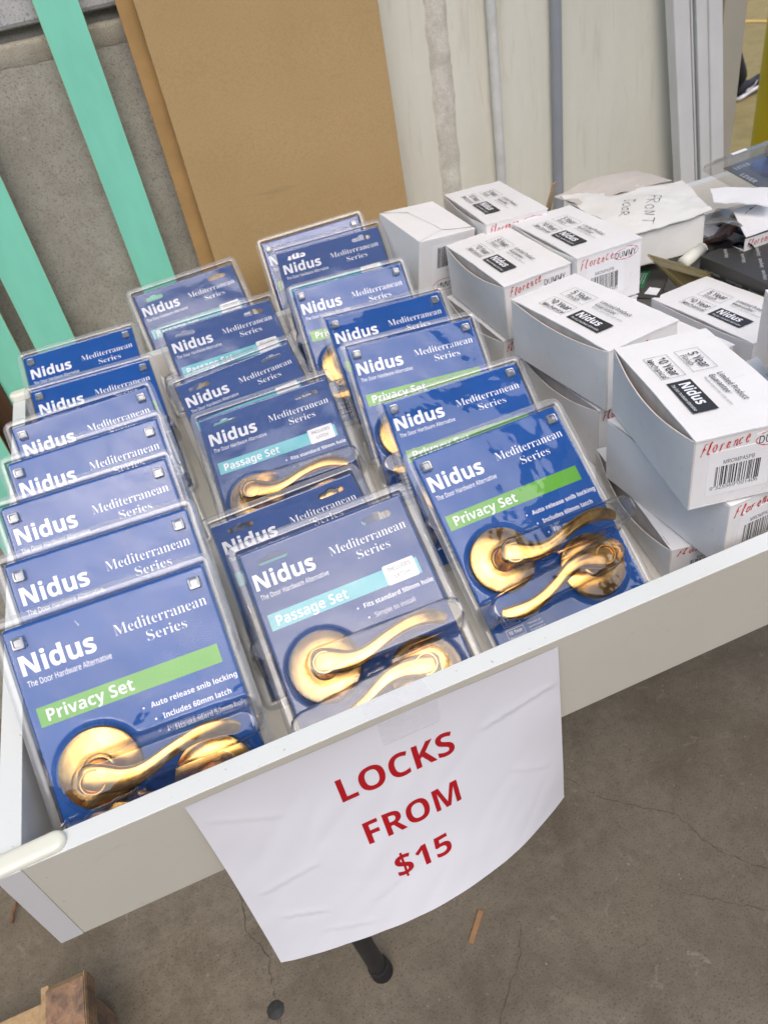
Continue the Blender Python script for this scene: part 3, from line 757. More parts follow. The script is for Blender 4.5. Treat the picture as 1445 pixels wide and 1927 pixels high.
def lid_print():
    p = Print(); mf = lambda a, b: (b / 1000, L_ - a / 1000)      # text runs back to front, tops towards +x
    p.frame(34, 14, 76, 37, .35, mf); p.frame(33, 45, 74, 68, .35, mf)
    p.text('10 Year', 'r', 38, 25, 73, 33.5, .012, mf); p.text('Mechanical', 'r', 37.5, 15.8, 74, 21.5, .004, mf)
    p.text('5 Year', 'r', 40, 55, 70, 64, .012, mf); p.text('Finish', 'r', 42, 47, 62, 52.5, .004, mf)
    p.text('Limited Product', 'b', 84, 61.5, 133, 67, -.012, mf); p.text('Guarantee*', 'b', 84.5, 53.5, 120, 59, -.012, mf)
    p.text('*Details of guarantee inside carton', 'r', 86, 48, 136, 50.6, -.01, mf)
    # solid black block cut behind white letters is a separate slab
    p.rect(84, 14.5, 137, 37, mf); return p.mesh('lid_print', 0)
def lid_white():
    p = Print(); mf = lambda a, b: (b / 1000, L_ - a / 1000)
    p.text('Nidus', 'b', 89, 23.5, 126, 33.8, .01, mf, 5); p.text('The door hardware alternative', 'r', 88.5, 16.8, 134, 20, 0, mf)
    return p.mesh('lid_white')
def bars(p, x0, x1, y0, y1, mf=None, seed=3):
    rnd = random.Random(seed); x = x0; u = (x1 - x0) / 95
    while x < x1:
        w_ = rnd.choice((1, 1, 2, 3)) * u; p.rect(x, y0 - (2 * u if rnd.random() < .1 else 0), min(x + w_, x1), y1, mf); x += w_ + rnd.choice((1, 1, 2, 3)) * u
def label_print(mf):
    p = Print(); p.text('MROMPASPB', 'r', 26, 43.5, 53, 47.5, 0, mf); bars(p, 20, 60, 21, 41.5, mf)
    p.text('9"325569"001406', 'r', 16.5, 17, 59, 20.6, 0, mf); return p
def front_print(dummy):
    mf = lambda a, b: (a / 1000, -.0004, b / 1000)
    p = label_print(mf)
    if dummy: p.text('DUMMY', 'r', 55, 56.5, 85, 64, .004, mf)
    return p.mesh('front_print')
def front_red(oval, seed=0):
    rf = random.Random(seed + 50)
    mf = lambda a, b: (a / 1000, -.0005, b / 1000)
    p = Print(); handwriting(p, 'Florence', 5 + rf.uniform(-1, 2), 57 + rf.uniform(-1.5, 1.5), 46 + rf.uniform(-3, 4), 9.5 * rf.uniform(.9, 1.15), 1.15 * rf.uniform(.85, 1.2), rf.uniform(.04, .16), mf, seed)
    a0 = rf.uniform(60, 150); rx, ry = 18 * rf.uniform(.9, 1.12), 6.5 * rf.uniform(.85, 1.15)
    if oval: p.stroke([(70 + rx * math.cos(t) + .05 * i, 60 + ry * math.sin(t) + .12 * i) for i, t in enumerate([R_(a0 + i * 24) for i in range(16)])], .75, mf)
    return p.mesh('front_red')
def body_mesh(W, L, H, name):
    t = .0014; bm = bmesh.new()
    addbox(bm, (0, 0, 0), (W, L, t)); addbox(bm, (0, 0, t), (W, t, H - .0018), .0004, 1); addbox(bm, (0, L - t, t), (W, L, H - .0018), .0004, 1)
    addbox(bm, (W - t, t, t), (W, L - t, H - .0018), .0004, 1); addbox(bm, (.0002, t + .0006, t), (.0014, L - t - .0006, H - .0004), 0, 1, 1)
    return fin(bm, name)
def lid_mesh(W, L, H, warp, name):
    nu, nv = 10, 18; bm = bmesh.new(); lay = []
    for zt in (0, -.0016):
        g_ = []
        for j in range(nv + 1):
            for i in range(nu + 1):
                u, v = i / nu, j / nv
                z = H + zt + warp * (.0016 * math.sin(PI * v) * (1 - u) - .0010 * math.sin(PI * v) * math.sin(PI * u)) + .0007 * noise.noise(Vector((u * 2.5, v * 5, warp * 9))) + (.0005 * noise.noise(Vector((u * 9, v * 14, warp * 7))) if i in (0, nu) or j in (0, nv) else 0)
                if j == 0: z -= .0002
                g_.append(bm.verts.new((-.0008 + u * (W + .0016) , -.0008 + v * (L + .0016), z)))
        lay.append(g_)
    n1 = nu + 1
    for j in range(nv):
        for i in range(nu):
            a = j * n1 + i
            bm.faces.new((lay[0][a], lay[0][a + 1], lay[0][a + 1 + n1], lay[0][a + n1])); bm.faces.new((lay[1][a + n1], lay[1][a + 1 + n1], lay[1][a + 1], lay[1][a]))
    def side(ix):
        for a, b in zip(ix[:-1], ix[1:]): bm.faces.new((lay[0][a], lay[1][a], lay[1][b], lay[0][b]))
    side([i for i in range(n1)]); side([j * n1 + nu for j in range(nv + 1)]); side([nv * n1 + i for i in range(nu, -1, -1)]); side([j * n1 for j in range(nv, -1, -1)])
    bmesh.ops.recalc_face_normals(bm, faces=bm.faces)
    me = fin(bm, name); smooth_by_angle(me, 30); return me
def flap_mesh(W, L, H, bow, drop, name, notch=False):
    nv, nw = 22, 8; bm = bmesh.new(); lay = []
    for xt in (0, .0013):
        g_ = []
        for j in range(nv + 1):
            v = j / nv; s_ = math.sin(PI * v ** .9)
            for i in range(nw + 1):
                w1 = i / nw; top = H - .0014 - drop * s_ - (.0015 if notch and .25 < v < .75 else 0)
                x = -.72 * bow * s_ * w1 ** 1.8 - .0013 + xt + .0003 * noise.noise(Vector((v * 6, w1 * 3, bow * 100)))
                g_.append(bm.verts.new((x, v * L, w1 * top)))
        lay.append(g_)
    n1 = nw + 1
    for j in range(nv):
        for i in range(nw):
            a = j * n1 + i
            f = bm.faces.new((lay[0][a], lay[0][a + 1], lay[0][a + 1 + n1], lay[0][a + n1])); f = bm.faces.new((lay[1][a + n1], lay[1][a + 1 + n1], lay[1][a + 1], lay[1][a])); f.material_index = 1
    def side(ix):
        for a, b in zip(ix[:-1], ix[1:]):
            f = bm.faces.new((lay[0][a], lay[1][a], lay[1][b], lay[0][b])); f.material_index = 1
    side([j * n1 + nw for j in range(nv + 1)]); side([i for i in range(n1)]); side([nv * n1 + i for i in range(n1)])
    bmesh.ops.recalc_face_normals(bm, faces=bm.faces)
    me = fin(bm, name); smooth_by_angle(me, 40); return me
LP, LW = lid_print(), lid_white(); LP.materials.append(M_INK); LW.materials.append(M_WHITEINK)
FPn, FPd = front_print(False), front_print(True)
for m_ in (FPn, FPd): m_.materials.append(M_INK)
FR, FRo = front_red(False), front_red(True)
for m_ in (FR, FRo): m_.materials.append(M_REDPEN)
LBL = box('barcode_label', (.013, -.0003, .0115), (.068, .0002, .0575)); LBL.materials.append(M_LABEL)
DLB = box('dummy_label', (.052, -.0002, .053), (.0915, .0002, .0675)); DLB.materials.append(M_LABEL)
BODY = body_mesh(W_, L_, H_, 'carton_body'); BODY.materials.append(M_CARD); BODY.materials.append(M_CARDIN)
_cs = 0
def carton(mw, label, bow=.009, drop=.004, warp=1.0, dummy=True, oval=True, printed=True, W=W_, label_=True, grp='white lock cartons in the drawer', body=None, m=None):
    o = thing('lock_carton', label, 'carton', mw, grp)
    bd = link('carton_body', BODY if W == W_ else body, o)
    if label_:
        link('barcode_label', LBL, bd); 
        if dummy: link('dummy_label', DLB, bd)
        link('label_print', FPd if dummy else FPn, bd)
        global _cs; _cs += 1; link('red_handwriting', front_red(oval, _cs), bd, M_REDPEN)
    l = link('lid', lid_mesh(W, L_, H_, warp, 'lid'), o, m or M_CARD)
    random.seed(int(abs(mw.translation.x) * 1e4))
    if printed:
        q = link('lid_print', LP, l); q.location.z = H_ + .0009 + .0008 * max(warp, 0); q = link('lid_white_print', LW, l); q.location.z = H_ + .0012 + .0008 * max(warp, 0)
    link('side_flap', flap_mesh(W, L_, H_, bow, drop, 'side_flap'), o, [m or M_CARD, M_CARDIN])
    return o
def mwz(x, y, z, a, b=0, c=0):
    m = Rz(R_(a), R_(b), R_(c)).to_4x4(); m.translation = (x, y, z); return m
SC = lambda m, a, b=None: m @ Matrix.Diagonal((a, a, b or a, 1))
carton(SC(mwz(.5616, .0476, .0272, -12.60, -.16, -.46), .945), 'big white carton front right, on top of its stack, whole lid print facing up', bow=.011, drop=.006, warp=.8)
carton(SC(mwz(.5943, .0363, -.0453, 2.49, -.41, .25), .951), 'white carton under the big front carton, its front sticking out right', bow=.002, drop=.001)
c10 = carton(SC(mwz(.5737, .0766, -.0915, -10.70, .3, .3), 1.0, .60), 'lowest white carton at the front with its side flap gaping open', bow=.013, drop=.016, warp=.2, printed=False)
carton(mwz(.6282, .2619, -.0131, 6.16, .60, -.80), 'white carton in the centre, upper of its pair, bowed left side', bow=.009, drop=.003, warp=1.0, dummy=False, oval=False)
carton(mwz(.6225, .2684, -.0900, -.04, -2.2, 1.6), 'white carton under the centre carton, resting on the drawer floor', bow=.012, drop=.006, warp=.4, dummy=False, oval=False)
carton(mwz(.6199, .4684, -.0094, -.37, .74, -2.0), 'white carton behind the centre one with red name and DUMMY on front', bow=.010, drop=.005, warp=1.2, oval=False)
carton(mwz(.6142, .4754, -.0861, .37, .48, .5), 'lower white carton of the stack beside the fourth right-hand pack', bow=.012, drop=.005, warp=.5, dummy=False, oval=False)
carton(mwz(.7150, .4585, .0008, -.84, -.40, -.16), 'white carton with red oval round DUMMY, barcode facing front', bow=.004, drop=.001, warp=.9)
carton(mwz(.7130, .4585, -.0760, 0, 0, 0), 'white carton under the one with the red oval', bow=.002, drop=.001)
carton(mwz(.6769, .6306, .0092, -4.72, -.63, .81), 'rearmost white carton with printed lid near the wall pipes', bow=.006, drop=.003, warp=.9)
carton(mwz(.847, .289, -.0895, 4.4, -.3, -1.0), 'white carton right of centre beside the black pattern box, lid print partly cut', bow=.003, drop=.001, warp=.8)
carton(mwz(.735, .288, -.0895, 6.5, -.5, -.5), 'white carton sunk between the centre carton and the one by the black box', bow=.001, drop=0, warp=.4)
carton(mwz(.800, .088, -.0895, 3.0, 0, 0), 'white carton low at the right border behind the big front carton', bow=.002, drop=.001, warp=-.5)
carton(mwz(.730, .078, .000, -23.2, 4.0, -1.5), 'white carton standing askew at the right border, plain side to the front', bow=.001, drop=.0, warp=.3, printed=False)
# upright carton with taped top
ub = thing('upright_carton', 'white carton standing on end beside the back packs, taped top', 'carton', mwz(.563, .667, -.0895, 6.4, 7.1, 5.8), 'white lock cartons in the drawer')
UW, UD, UH = .093, .120, .172
link('carton_body', box('carton_body', (0, 0, 0), (UW, UD, UH), .0012, 2), ub, M_CARD)
def slit(pts, nm, w_=.0012):
    p = Print(); p.stroke(pts, w_); me = p.mesh(nm); q = link(nm, me, ub, M_INK); q.location.z = UH + .0004
slit([(.0, UD - .002), (.02, UD - .012), (.038, UD - .022)], 'top_slit'); slit([(.048, .020), (.065, .012), (UW, .006)], 'top_slit')
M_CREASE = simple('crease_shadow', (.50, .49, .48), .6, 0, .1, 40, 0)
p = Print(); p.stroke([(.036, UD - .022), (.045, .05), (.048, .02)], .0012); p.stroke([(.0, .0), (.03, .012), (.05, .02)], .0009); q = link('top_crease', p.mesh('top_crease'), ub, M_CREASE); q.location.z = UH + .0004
ul = box('upside_down_label', (.022, -.0003, .085), (.072, .0002, .160)); link('barcode_label', ul, ub, M_LABEL)
mfu = lambda a, b: ((80 - a) / 1000, -.0005, (172 - b) / 1000)
p = Print(); bars(p, 14, 50, 16, 46, mfu, 9); p.text('Box of 1', 'r', 16, 49, 34, 53, 0, mfu); p.text('DUMMY', 'r', 18, 70, 50, 78, .004, mfu); link('label_print', p.mesh('up'), ub, M_INK)
p = Print(); p.stroke([(34 + 22 * math.cos(t), 73.5 + 9 * math.sin(t)) for t in [R_(80 + i * 24) for i in range(16)]], .9, mfu); link('red_oval', p.mesh('ov'), ub, M_REDPEN)

# ================================================================== OTHER GOODS AT THE RIGHT BACK
def bentgrid(name, P, nu, nv, amp, seed, th=.0012, fz=None):
    """quad patch between four corners with crumpled relief and thickness"""
    a, b, c, d = [Vector(q) for q in P]; bm = bmesh.new(); lay = []
    nrm = (b - a).cross(d - a).normalized()
    for t_ in (0, -th):
        g_ = []
        for j in range(nv + 1):
            for i in range(nu + 1):
                u, v = i / nu, j / nv; q = a.lerp(b, u).lerp(d.lerp(c, u), v)
                h = amp * (noise.noise(q * 22 + Vector((seed, 0, 0))) + .6 * abs(noise.noise(q * 55 + Vector((0, seed, 0)))))
                if fz: h += fz(u, v)
                g_.append(bm.verts.new(q + nrm * (h + t_)))
        lay.append(g_)
    n1 = nu + 1
    for j in range(nv):
        for i in range(nu):
            e = j * n1 + i
            bm.faces.new((lay[0][e], lay[0][e + 1], lay[0][e + 1 + n1], lay[0][e + n1])); bm.faces.new((lay[1][e + n1], lay[1][e + 1 + n1], lay[1][e + 1], lay[1][e]))
    def side(ix):
        for e, f in zip(ix[:-1], ix[1:]): bm.faces.new((lay[0][e], lay[1][e], lay[1][f], lay[0][f]))
    side(list(range(n1))); side([j * n1 + nu for j in range(nv + 1)]); side([nv * n1 + i for i in range(nu, -1, -1)]); side([j * n1 for j in range(nv, -1, -1)])
    bmesh.ops.recalc_face_normals(bm, faces=bm.faces)
    me = fin(bm, name); smooth_by_angle(me, 28); return me
io = thing('marked_carton', 'crumpled white carton marked FRONT DOOR in black pen', 'carton', Matrix.Translation((.85, .53, 0)))
def L0(v): v = Vector(v); return tuple(v - Vector((.85, .53, 0)))
def prism(name, bot, top, th=0):
    bm = bmesh.new(); a = [bm.verts.new(L0(v)) for v in bot]; b = [bm.verts.new(L0(v)) for v in top]
    bm.faces.new(a[::-1]); bm.faces.new(b)
    for i in range(4): bm.faces.new((a[i], a[(i + 1) % 4], b[(i + 1) % 4], b[i]))
    bmesh.ops.bevel(bm, geom=list(bm.edges), offset=.0012, segments=2, affect='EDGES'); return fin(bm, name)
link('carton_body', prism('carton_body', [(.842, .530, .000), (.958, .519, -.003), (1.01, .70, .0006), (.84, .715, .0006)], [(.842, .532, .0465), (.960, .524, .0465), (1.012, .655, .047), (.858, .70, .050)]), io, M_CARDOLD)
lidg = bentgrid('crumpled_lid', [L0(q) for q in ((.838, .526, .0495), (.968, .520, .0495), (1.022, .652, .0500), (.852, .722, .0535))], 34, 34, .0042, 3, .0014, lambda u, v: .006 * math.sin(PI * u) * math.sin(PI * v))
link('crumpled_lid', lidg, io, M_CARDOLD)
tis = bentgrid('wrapping_sheet', [L0(q) for q in ((.850, .672, .0535), (1.005, .655, .0535), (1.005, .742, .052), (.848, .735, .052))], 30, 24, .004, 9, .0008, lambda u, v: .007 * math.sin(PI * u) * v)
link('wrapping_sheet', tis, io, M_TISSUE)
fl = bentgrid('torn_flap', [L0(q) for q in ((.838, .748, .022), (.850, .752, .022), (.862, .752, .068), (.856, .75, .066))], 3, 6, .001, 4, .003); link('torn_flap', fl, io, [M_KRAFT])
from mathutils.bvhtree import BVHTree
cap = [[[(0, 0), (.05, 1.05)], [(0, 1), (.7, 1.05)], [(-.1, .5), (.5, .55)]], [[(0, 0), (0, 1)], [(0, 1), (.5, .9), (.45, .6), (0, .5), (.55, 0)]], [[(.3, .65), (.02, .45), (.1, .05), (.4, .05), (.5, .45), (.3, .65)]], [[(0, 0), (.02, .8), (.4, .05), (.45, .8)]], [[(.3, 0), (.3, .8)], [(-.05, .85), (.65, .8)]]]
cap2 = [[[(.05, 0), (.05, 1)], [(-.1, 1), (.45, .8), (.5, .3), (0, 0)]], [[(.3, .65), (.02, .45), (.1, .05), (.4, .05), (.5, .45), (.3, .65)]], [[(.3, .6), (.05, .4), (.1, .05), (.4, .1), (.45, .45), (.3, .6)]], [[(0, 0), (.1, .7), (.45, .6), (.4, .35), (.1, .3), (.6, -.05)]]]
tree = BVHTree.FromPolygons([v.co for v in lidg.vertices], [tuple(p_.vertices) for p_ in lidg.polygons])
p = Print(); dT = Vector((-.65, -.76)); uT = Vector((.76, -.65))
def mfi(a, b):
    q = Vector((.938, .622)) + dT * a + uT * b; x, y, _z = L0((q.x, q.y, 0))
    h = tree.ray_cast(Vector((x, y, .2)), Vector((0, 0, -1)))[0]
    return (x, y, (h.z if h else .055) + .0006)
for i, sts in enumerate(cap):
    for st in sts: p.stroke([(i * .0215 + a * .024, b * .018) for a, b in st], .0012, mfi)
for i, sts in enumerate(cap2):
    for st in sts: p.stroke([(.016 + i * .0165 + a * .021, -.032 + b * .016) for a, b in st], .0012, mfi)
link('pen_lettering', p.mesh('iron'), io, M_BLKPEN)

# black pattern box
M_BLK = simple('black_carton_print', (.040, .038, .034), .5, 0, .15, 12, .1)
bb = thing('black_box', 'glossy black box with repeated small grey wording', 'box', mwz(.947, .290, -.0885, 3.2, 2.6, -1.5))
BW, BL_, BH = .135, .205, .083
link('box_body', box('box_body', (0, 0, 0), (BW, BL_, BH), .0012, 2), bb, M_BLK)
link('box_lid', box('box_lid', (-.0016, -.0016, BH - .022), (BW + .0016, BL_ + .0016, BH + .0016), .001, 2), bb, M_BLK)
M_GREYINK = simple('grey_print', (.42, .42, .42), .5, 0, .05, 30, 0)
p = Print(); ca, sa = math.cos(R_(52)), math.sin(R_(52))
for i in range(-4, 9):
    for j in range(-8, 9):
        cx, cy_ = .06 + i * .034 * ca - j * .020 * sa + (j % 2) * .017 * ca, .10 + i * .034 * sa + j * .020 * ca + (j % 2) * .017 * sa
        ex, ey = cx + .026 * ca, cy_ + .026 * sa
        if min(cx, ex) > .004 and max(cx, ex) < BW - .004 and min(cy_, ey) > .004 and max(cy_, ey) < BL_ - .004:
            p.text('Sliding handle', 'b', 0, 0, .026, .0042, 0, (lambda a, b, cx=cx, cy_=cy_: (cx + a * ca - b * sa, cy_ + a * sa + b * ca, BH + .0022)), 1)
ms = lambda a, b: (-.0022, BL_ - a, b)
for i in range(5):
    for j in range(1):
        a0 = .010 + i * .040; 
        if a0 < BL_ - .032: p.text('Gripset handle', 'r', a0, .066, a0 + .028, .0695, 0, ms, 1)
ms2 = lambda a, b: (-.0006, BL_ - a, b)
for i in range(5):
    for j in range(3):
        a0 = .006 + i * .042 + (.02 if j % 2 else 0); 
        if a0 < BL_ - .034: p.text('Gripset handle', 'r', a0, .012 + j * .018, a0 + .030, .0158 + j * .018, 0, ms2, 1)
link('box_print', p.mesh('bbprint'), bb, M_GREYINK)
# white carton with pen marks behind it
wc = thing('pen_marked_carton', 'flat white carton with black pen strokes behind the black box', 'carton', mwz(.958, .512, -.0885, 2, 0, 0))
link('carton_body', box('carton_body', (0, 0, 0), (.064, .10, .088), .001, 2), wc, M_CARD)
link('lid', box('lid', (-.001, -.001, .0883), (.066, .101, .0898), .0005, 1), wc, M_CARD)
p = Print(); 
for st in ([(.012, .05), (.014, .025)], [(.02, .055), (.022, .03)], [(.028, .035), (.02, .02), (.03, .012)]): p.stroke(st, .0011)
q = link('pen_marks', p.mesh('pm'), wc, M_BLKPEN); q.location.z = .0902
# open carton with dark packed handle
oc = thing('open_carton', 'open white carton with torn flaps and a dark wrapped handle inside', 'carton', mwz(.992, .486, -.0560, -1, 0, 0).copy())
oc.matrix_world = mwz(1.026, .520, -.0560, 0)
OW = Vector((-.046, -.056, 0))
CHh = .078
bm = bmesh.new(); addbox(bm, (0, 0, 0), (.12, .0015, CHh)); addbox(bm, (0, .1085, 0), (.12, .11, CHh)); addbox(bm, (0, .0015, 0), (.0015, .1085, CHh * .8)); addbox(bm, (.1185, .0015, 0), (.12, .1085, CHh)); addbox(bm, (.0015, .0015, 0), (.1185, .1085, .0015))
bmesh.ops.translate(bm, verts=bm.verts, vec=OW)
link('carton_body', fin(bm, 'oc'), oc, M_CARD)
def o2(v): return tuple(Vector(v) - Vector((1.026, .520, -.0560)))
link('lid', bentgrid('lid', (o2((.978, .462, .026)), o2((1.12, .462, .030)), o2((1.12, .535, .040)), o2((1.013, .530, .036))), 12, 8, .002, 5), oc, M_CARD)
link('torn_flap', bentgrid('torn_flap', (o2((.985, .538, .055)), o2((1.030, .478, .050)), o2((1.075, .515, .052)), o2((1.011, .578, .056))), 14, 6, .004, 8, .0012), oc, M_CARD)
p = Print(); mo = lambda a, b: (a / 1000 + OW.x, -.0006 + OW.y, b / 1000); handwriting(p, 'Florence', 4, 66, 44, 8, 1.1, .05, mo); p.stroke([(68 + 18 * math.cos(t), 66 + 6.5 * math.sin(t)) for t in [R_(100 + i * 24) for i in range(16)]], .75, mo); link('red_handwriting', p.mesh('fr'), oc, M_REDPEN)
p = Print(); p.text('DUMMY', 'r', 54, 62.5, 84, 69.5, 0, mo); bars(p, 30, 80, 40, 55, mo, 5); link('label_print', p.mesh('fr2'), oc, M_INK)
M_DKPLAST = simple('dark_red_plastic_wrap', (.025, .008, .009), .18, 0, .4, 30, .5, .004)
hh = thing('wrapped_handle', 'dark red-brown handle in clear wrap inside the open carton', 'handle', mwz(1.000, .520, .006, 35) @ Matrix.Diagonal((1.3, 1.5, 1.3, 1)))
link('grip', bentgrid('grip', ((-.030, -.004, .016), (.034, -.020, .020), (.040, .000, .012), (-.026, .016, .004)), 22, 10, .006, 31, .004), hh, M_DKPLAST)
link('dark_wrapping', bentgrid('dark_wrapping', ((-.034, -.030, -.006), (.045, -.036, -.004), (.048, .045, -.012), (-.034, .045, -.012)), 26, 22, .018, 17, .001), hh, simple('black_wrapping', (.012, .010, .011), .3, 0, .3, 40, .3, .003))
link('plastic_wrap', bentgrid('wrap', ((-.02, -.015, .014), (.03, -.018, .014), (.03, .02, .012), (-.02, .02, .016)), 16, 12, .010, 12, .0003), hh, M_CLEARGREY)

# clear clamshell with blue lever pack at the upper right
cl = thing('lever_clamshell', 'clear clamshell with dark LEVER card and blue insert at upper right', 'lever pack', mwz(1.084, .652, .048, -2, 8, -4))
link('card', box('card', (.012, -.13, 0), (.145, .000, .0008), 0), cl, simple('dark_grey_card', (.055, .055, .05), .5))
link('blue_insert', box('blue_insert', (.035, -.14, .001), (.14, -.028, .012), .004, 3), cl, simple('blue_insert_plastic', (.008, .045, .26), .35))
bm = bmesh.new(); L = rrect(-.012, -.16, .17, .022, .010, 5); rr_ = []
for ins, z in ((0, -.002), (0, .004), (.008, .005), (.010, .012), (.022, .013)):
    rr_.append([bm.verts.new(((x - .079) * (1 - ins / .091) + .079, (y + .069) * (1 - ins / .091) - .069, z)) for x, y in L])
for a, b in zip(rr_[:-1], rr_[1:]):
    for i in range(len(L)): bm.faces.new((a[i], a[(i + 1) % len(L)], b[(i + 1) % len(L)], b[i]))
bm.faces.new(rr_[-1]); me = fin(bm, 'shell'); smooth_by_angle(me, 50); link('clear_shell', me, cl, M_CLEARGREY)
bm = bmesh.new(); addbox(bm, (.05, -.13, .013), (.15, -.03, .040), .012, 4); link('clear_bulge', smooth_by_angle(fin(bm, 'bulge'), 50), cl, M_CLEARGREY)
p = Print(); mc = lambda a, b: (b / 1000, -a / 1000, .0012)
p.text('LEVER', 'b', 34, 15, 66, 23, 0, mc); p.text('LEVER', 'r', -12, -30, -11, -29, 0, mc)
p.text('LEVER', 's', 22, 0, 48, 9, -.01, lambda a, b: (a / 1000, -.018 + b / 1000, .0012)); link('card_print', p.mesh('lev'), cl, M_WHITEINK)
q = link('price_sticker', box('price_sticker', (.030, .004, .0135), (.056, .010, .014)), cl, M_LABEL)

# yellowed clamshell lying across, with the dark green-labelled pack below
ya = thing('yellowed_clamshell', 'empty yellowed clear clamshell lying askew below the pen-marked carton', 'clamshell', None)
pA, pD, pC = Vector((.852, .506, .026)), Vector((.937, .470, -.016)), Vector((.901, .490, -.036))
ya.matrix_world = Matrix.Translation(pA)
f1, f2 = (pD - pA) * 1.15, (pC - pA) * 1.25; fn = f1.cross(f2).normalized()
if fn.dot(Vector((.2, -.34, .46)) - pA) < 0: fn = -fn
bm = bmesh.new(); rr_ = []
for ins, z_ in ((0, -.004), (0, .0), (.05, .001), (.07, .007), (.15, .0075), (.18, .002), (.32, .0015)):
    rr_.append([bm.verts.new(f1 * (ins + (1 - 2 * ins) * u) + f2 * (ins + (1 - 2 * ins) * v) + fn * z_) for u, v in ((.0, .04), (.04, 0), (.5, 0), (.96, 0), (1, .04), (1, .5), (1, .96), (.96, 1), (.5, 1), (.04, 1), (0, .96), (0, .5))])
for a_, b_ in zip(rr_[:-1], rr_[1:]):
    for i in range(12): bm.faces.new((a_[i], a_[(i + 1) % 12], b_[(i + 1) % 12], b_[i]))
bm.faces.new(rr_[-1]); bmesh.ops.recalc_face_normals(bm, faces=bm.faces); link('shell', smooth_by_angle(fin(bm, 'ys'), 30), ya, M_CLEARAMBER)
bm = bmesh.new(); q4 = [bm.verts.new(f1 * u + f2 * v - fn * .005) for u, v in ((.02, .02), (.98, .02), (.98, .98), (.02, .98))]; bm.faces.new(q4)
link('back_sheet', fin(bm, 'bs'), ya, simple('faded_olive_card', (.20, .165, .09), .6, 0, .2, 60, .2))
gp = thing('green_label_pack', 'black lever pack with green label and torn white patch', 'lever pack', mwz(.843, .492, -.0165, 44, 0, 0))
link('card', box('card', (-.026, -.024, -.003), (.085, .045, .0005), .0005, 1), gp, M_BLK)
link('green_label', box('gl', (.0, .002, .0006), (.058, .034, .0010), 0), gp, simple('dark_green_print', (.006, .13, .045), .4))
p = Print(); mg = lambda a, b: (a / 1000, b / 1000, .0013); p.text('LEVER', 'b', 14, 22, 40, 27, 0, mg)
for i in range(4): p.text('entrance and passage', 'r', 14, 16 - i * 3.6, 50, 18.2 - i * 3.6, 0, mg, 1)
link('card_print', p.mesh('gpp'), gp, M_WHITEINK)
link('torn_patch', bentgrid('tp', ((-.022, -.019, .0016), (-.003, -.021, .0016), (.002, -.006, .0016), (-.017, -.002, .0016)), 12, 10, .003, 3, .0008), gp, simple('torn_paper', (.75, .75, .75), .8))
wr = thing('white_roller', 'white rounded plastic piece under the pen-marked carton', 'plastic piece', mwz(.930, .503, .004, 25))
bm = bmesh.new(); addcyl(bm, (-.03, 0, 0), (.02, 0, 0), .0085, seg=28); bmesh.ops.create_uvsphere(bm, u_segments=24, v_segments=12, radius=.0085, matrix=Matrix.Translation((.02, 0, 0))); link('barrel', fin(bm, 'barrel', True), wr, M_PAD)

# ================================================================== PAPER SIGN
c_ = (.029, .0046, .0276, -.0163, 1.681, -.0188, .0076)
def sheet(s, t, out=0.0):
    u = min(1, max(0, s / .297)); m_ = max(0, t / .21)
    o_ = m_ ** c_[4] * (c_[0] * (1 - u) + c_[1] * u + c_[2] * 4 * u * (1 - u) + c_[3] * u * (1 - u) * (1 - 2 * u))
    o_ += .0007 * noise.noise(Vector((s * 22, t * 22, 4))) * min(1, m_ * 3) + .0018 * noise.noise(Vector((s * 9, t * 12, 8))) + .0006 * abs(noise.noise(Vector((s * 30 + t * 25, t * 14, 2)))) * min(1, m_ * 3)
    for (ax, ay, bx, by, dp, wd) in ((.020, .125, .060, .118, .0012, .006), (.025, .160, .052, .168, .0014, .005), (.232, .055, .285, .044, .0014, .007), (.050, .190, .085, .197, .0010, .005), (.10, .175, .16, .150, .0006, .008), (.245, .12, .275, .14, .0008, .006), (.012, .03, .05, .052, .0007, .006)):
        dx, dy = bx - ax, by - ay; tt = max(0, min(1, ((s - ax) * dx + (t - ay) * dy) / (dx * dx + dy * dy)))
        sd_ = ((s - ax) * dy - (t - ay) * dx) / math.hypot(dx, dy); dd_ = math.hypot(s - ax - dx * tt, t - ay - dy * tt)
        o_ += .38 * dp * math.exp(-(dd_ / wd) ** 2) * (1 if sd_ > 0 else -.4)
    return (.1104 + s + c_[6] * m_ * (1 - u), -.0016 - o_ - out, -.006 - t * (1 - c_[5] * m_))
sg = thing('paper_sign', 'white paper sign reading LOCKS FROM $15 in red, taped to the drawer front', 'sign', Matrix.Translation((.1104, 0, -.006)))
def rel(v): return (v[0] - .1104, v[1], v[2] + .006)
nu, nv = 120, 88
vs_ = [rel(sheet(.297 * i / nu, .21 * j / nv, o_)) for o_ in (0, -.00015) for j in range(nv + 1) for i in range(nu + 1)]
n1 = nu + 1; NV = n1 * (nv + 1); fs = []
for j in range(nv):
    for i in range(nu):
        a = j * n1 + i; fs.append((a, a + n1, a + n1 + 1, a + 1)); fs.append((a + NV, a + NV + 1, a + NV + n1 + 1, a + NV + n1))
me = bpy.data.meshes.new('sheet'); me.from_pydata(vs_, [], fs)
for p_ in me.polygons: p_.use_smooth = True
link('sheet', me, sg, M_PAPER)
ms_ = lambda a, b: rel(sheet(a / 1000, b / 1000, .0008))
mt_ = lambda a, b: ms_(a, -b)
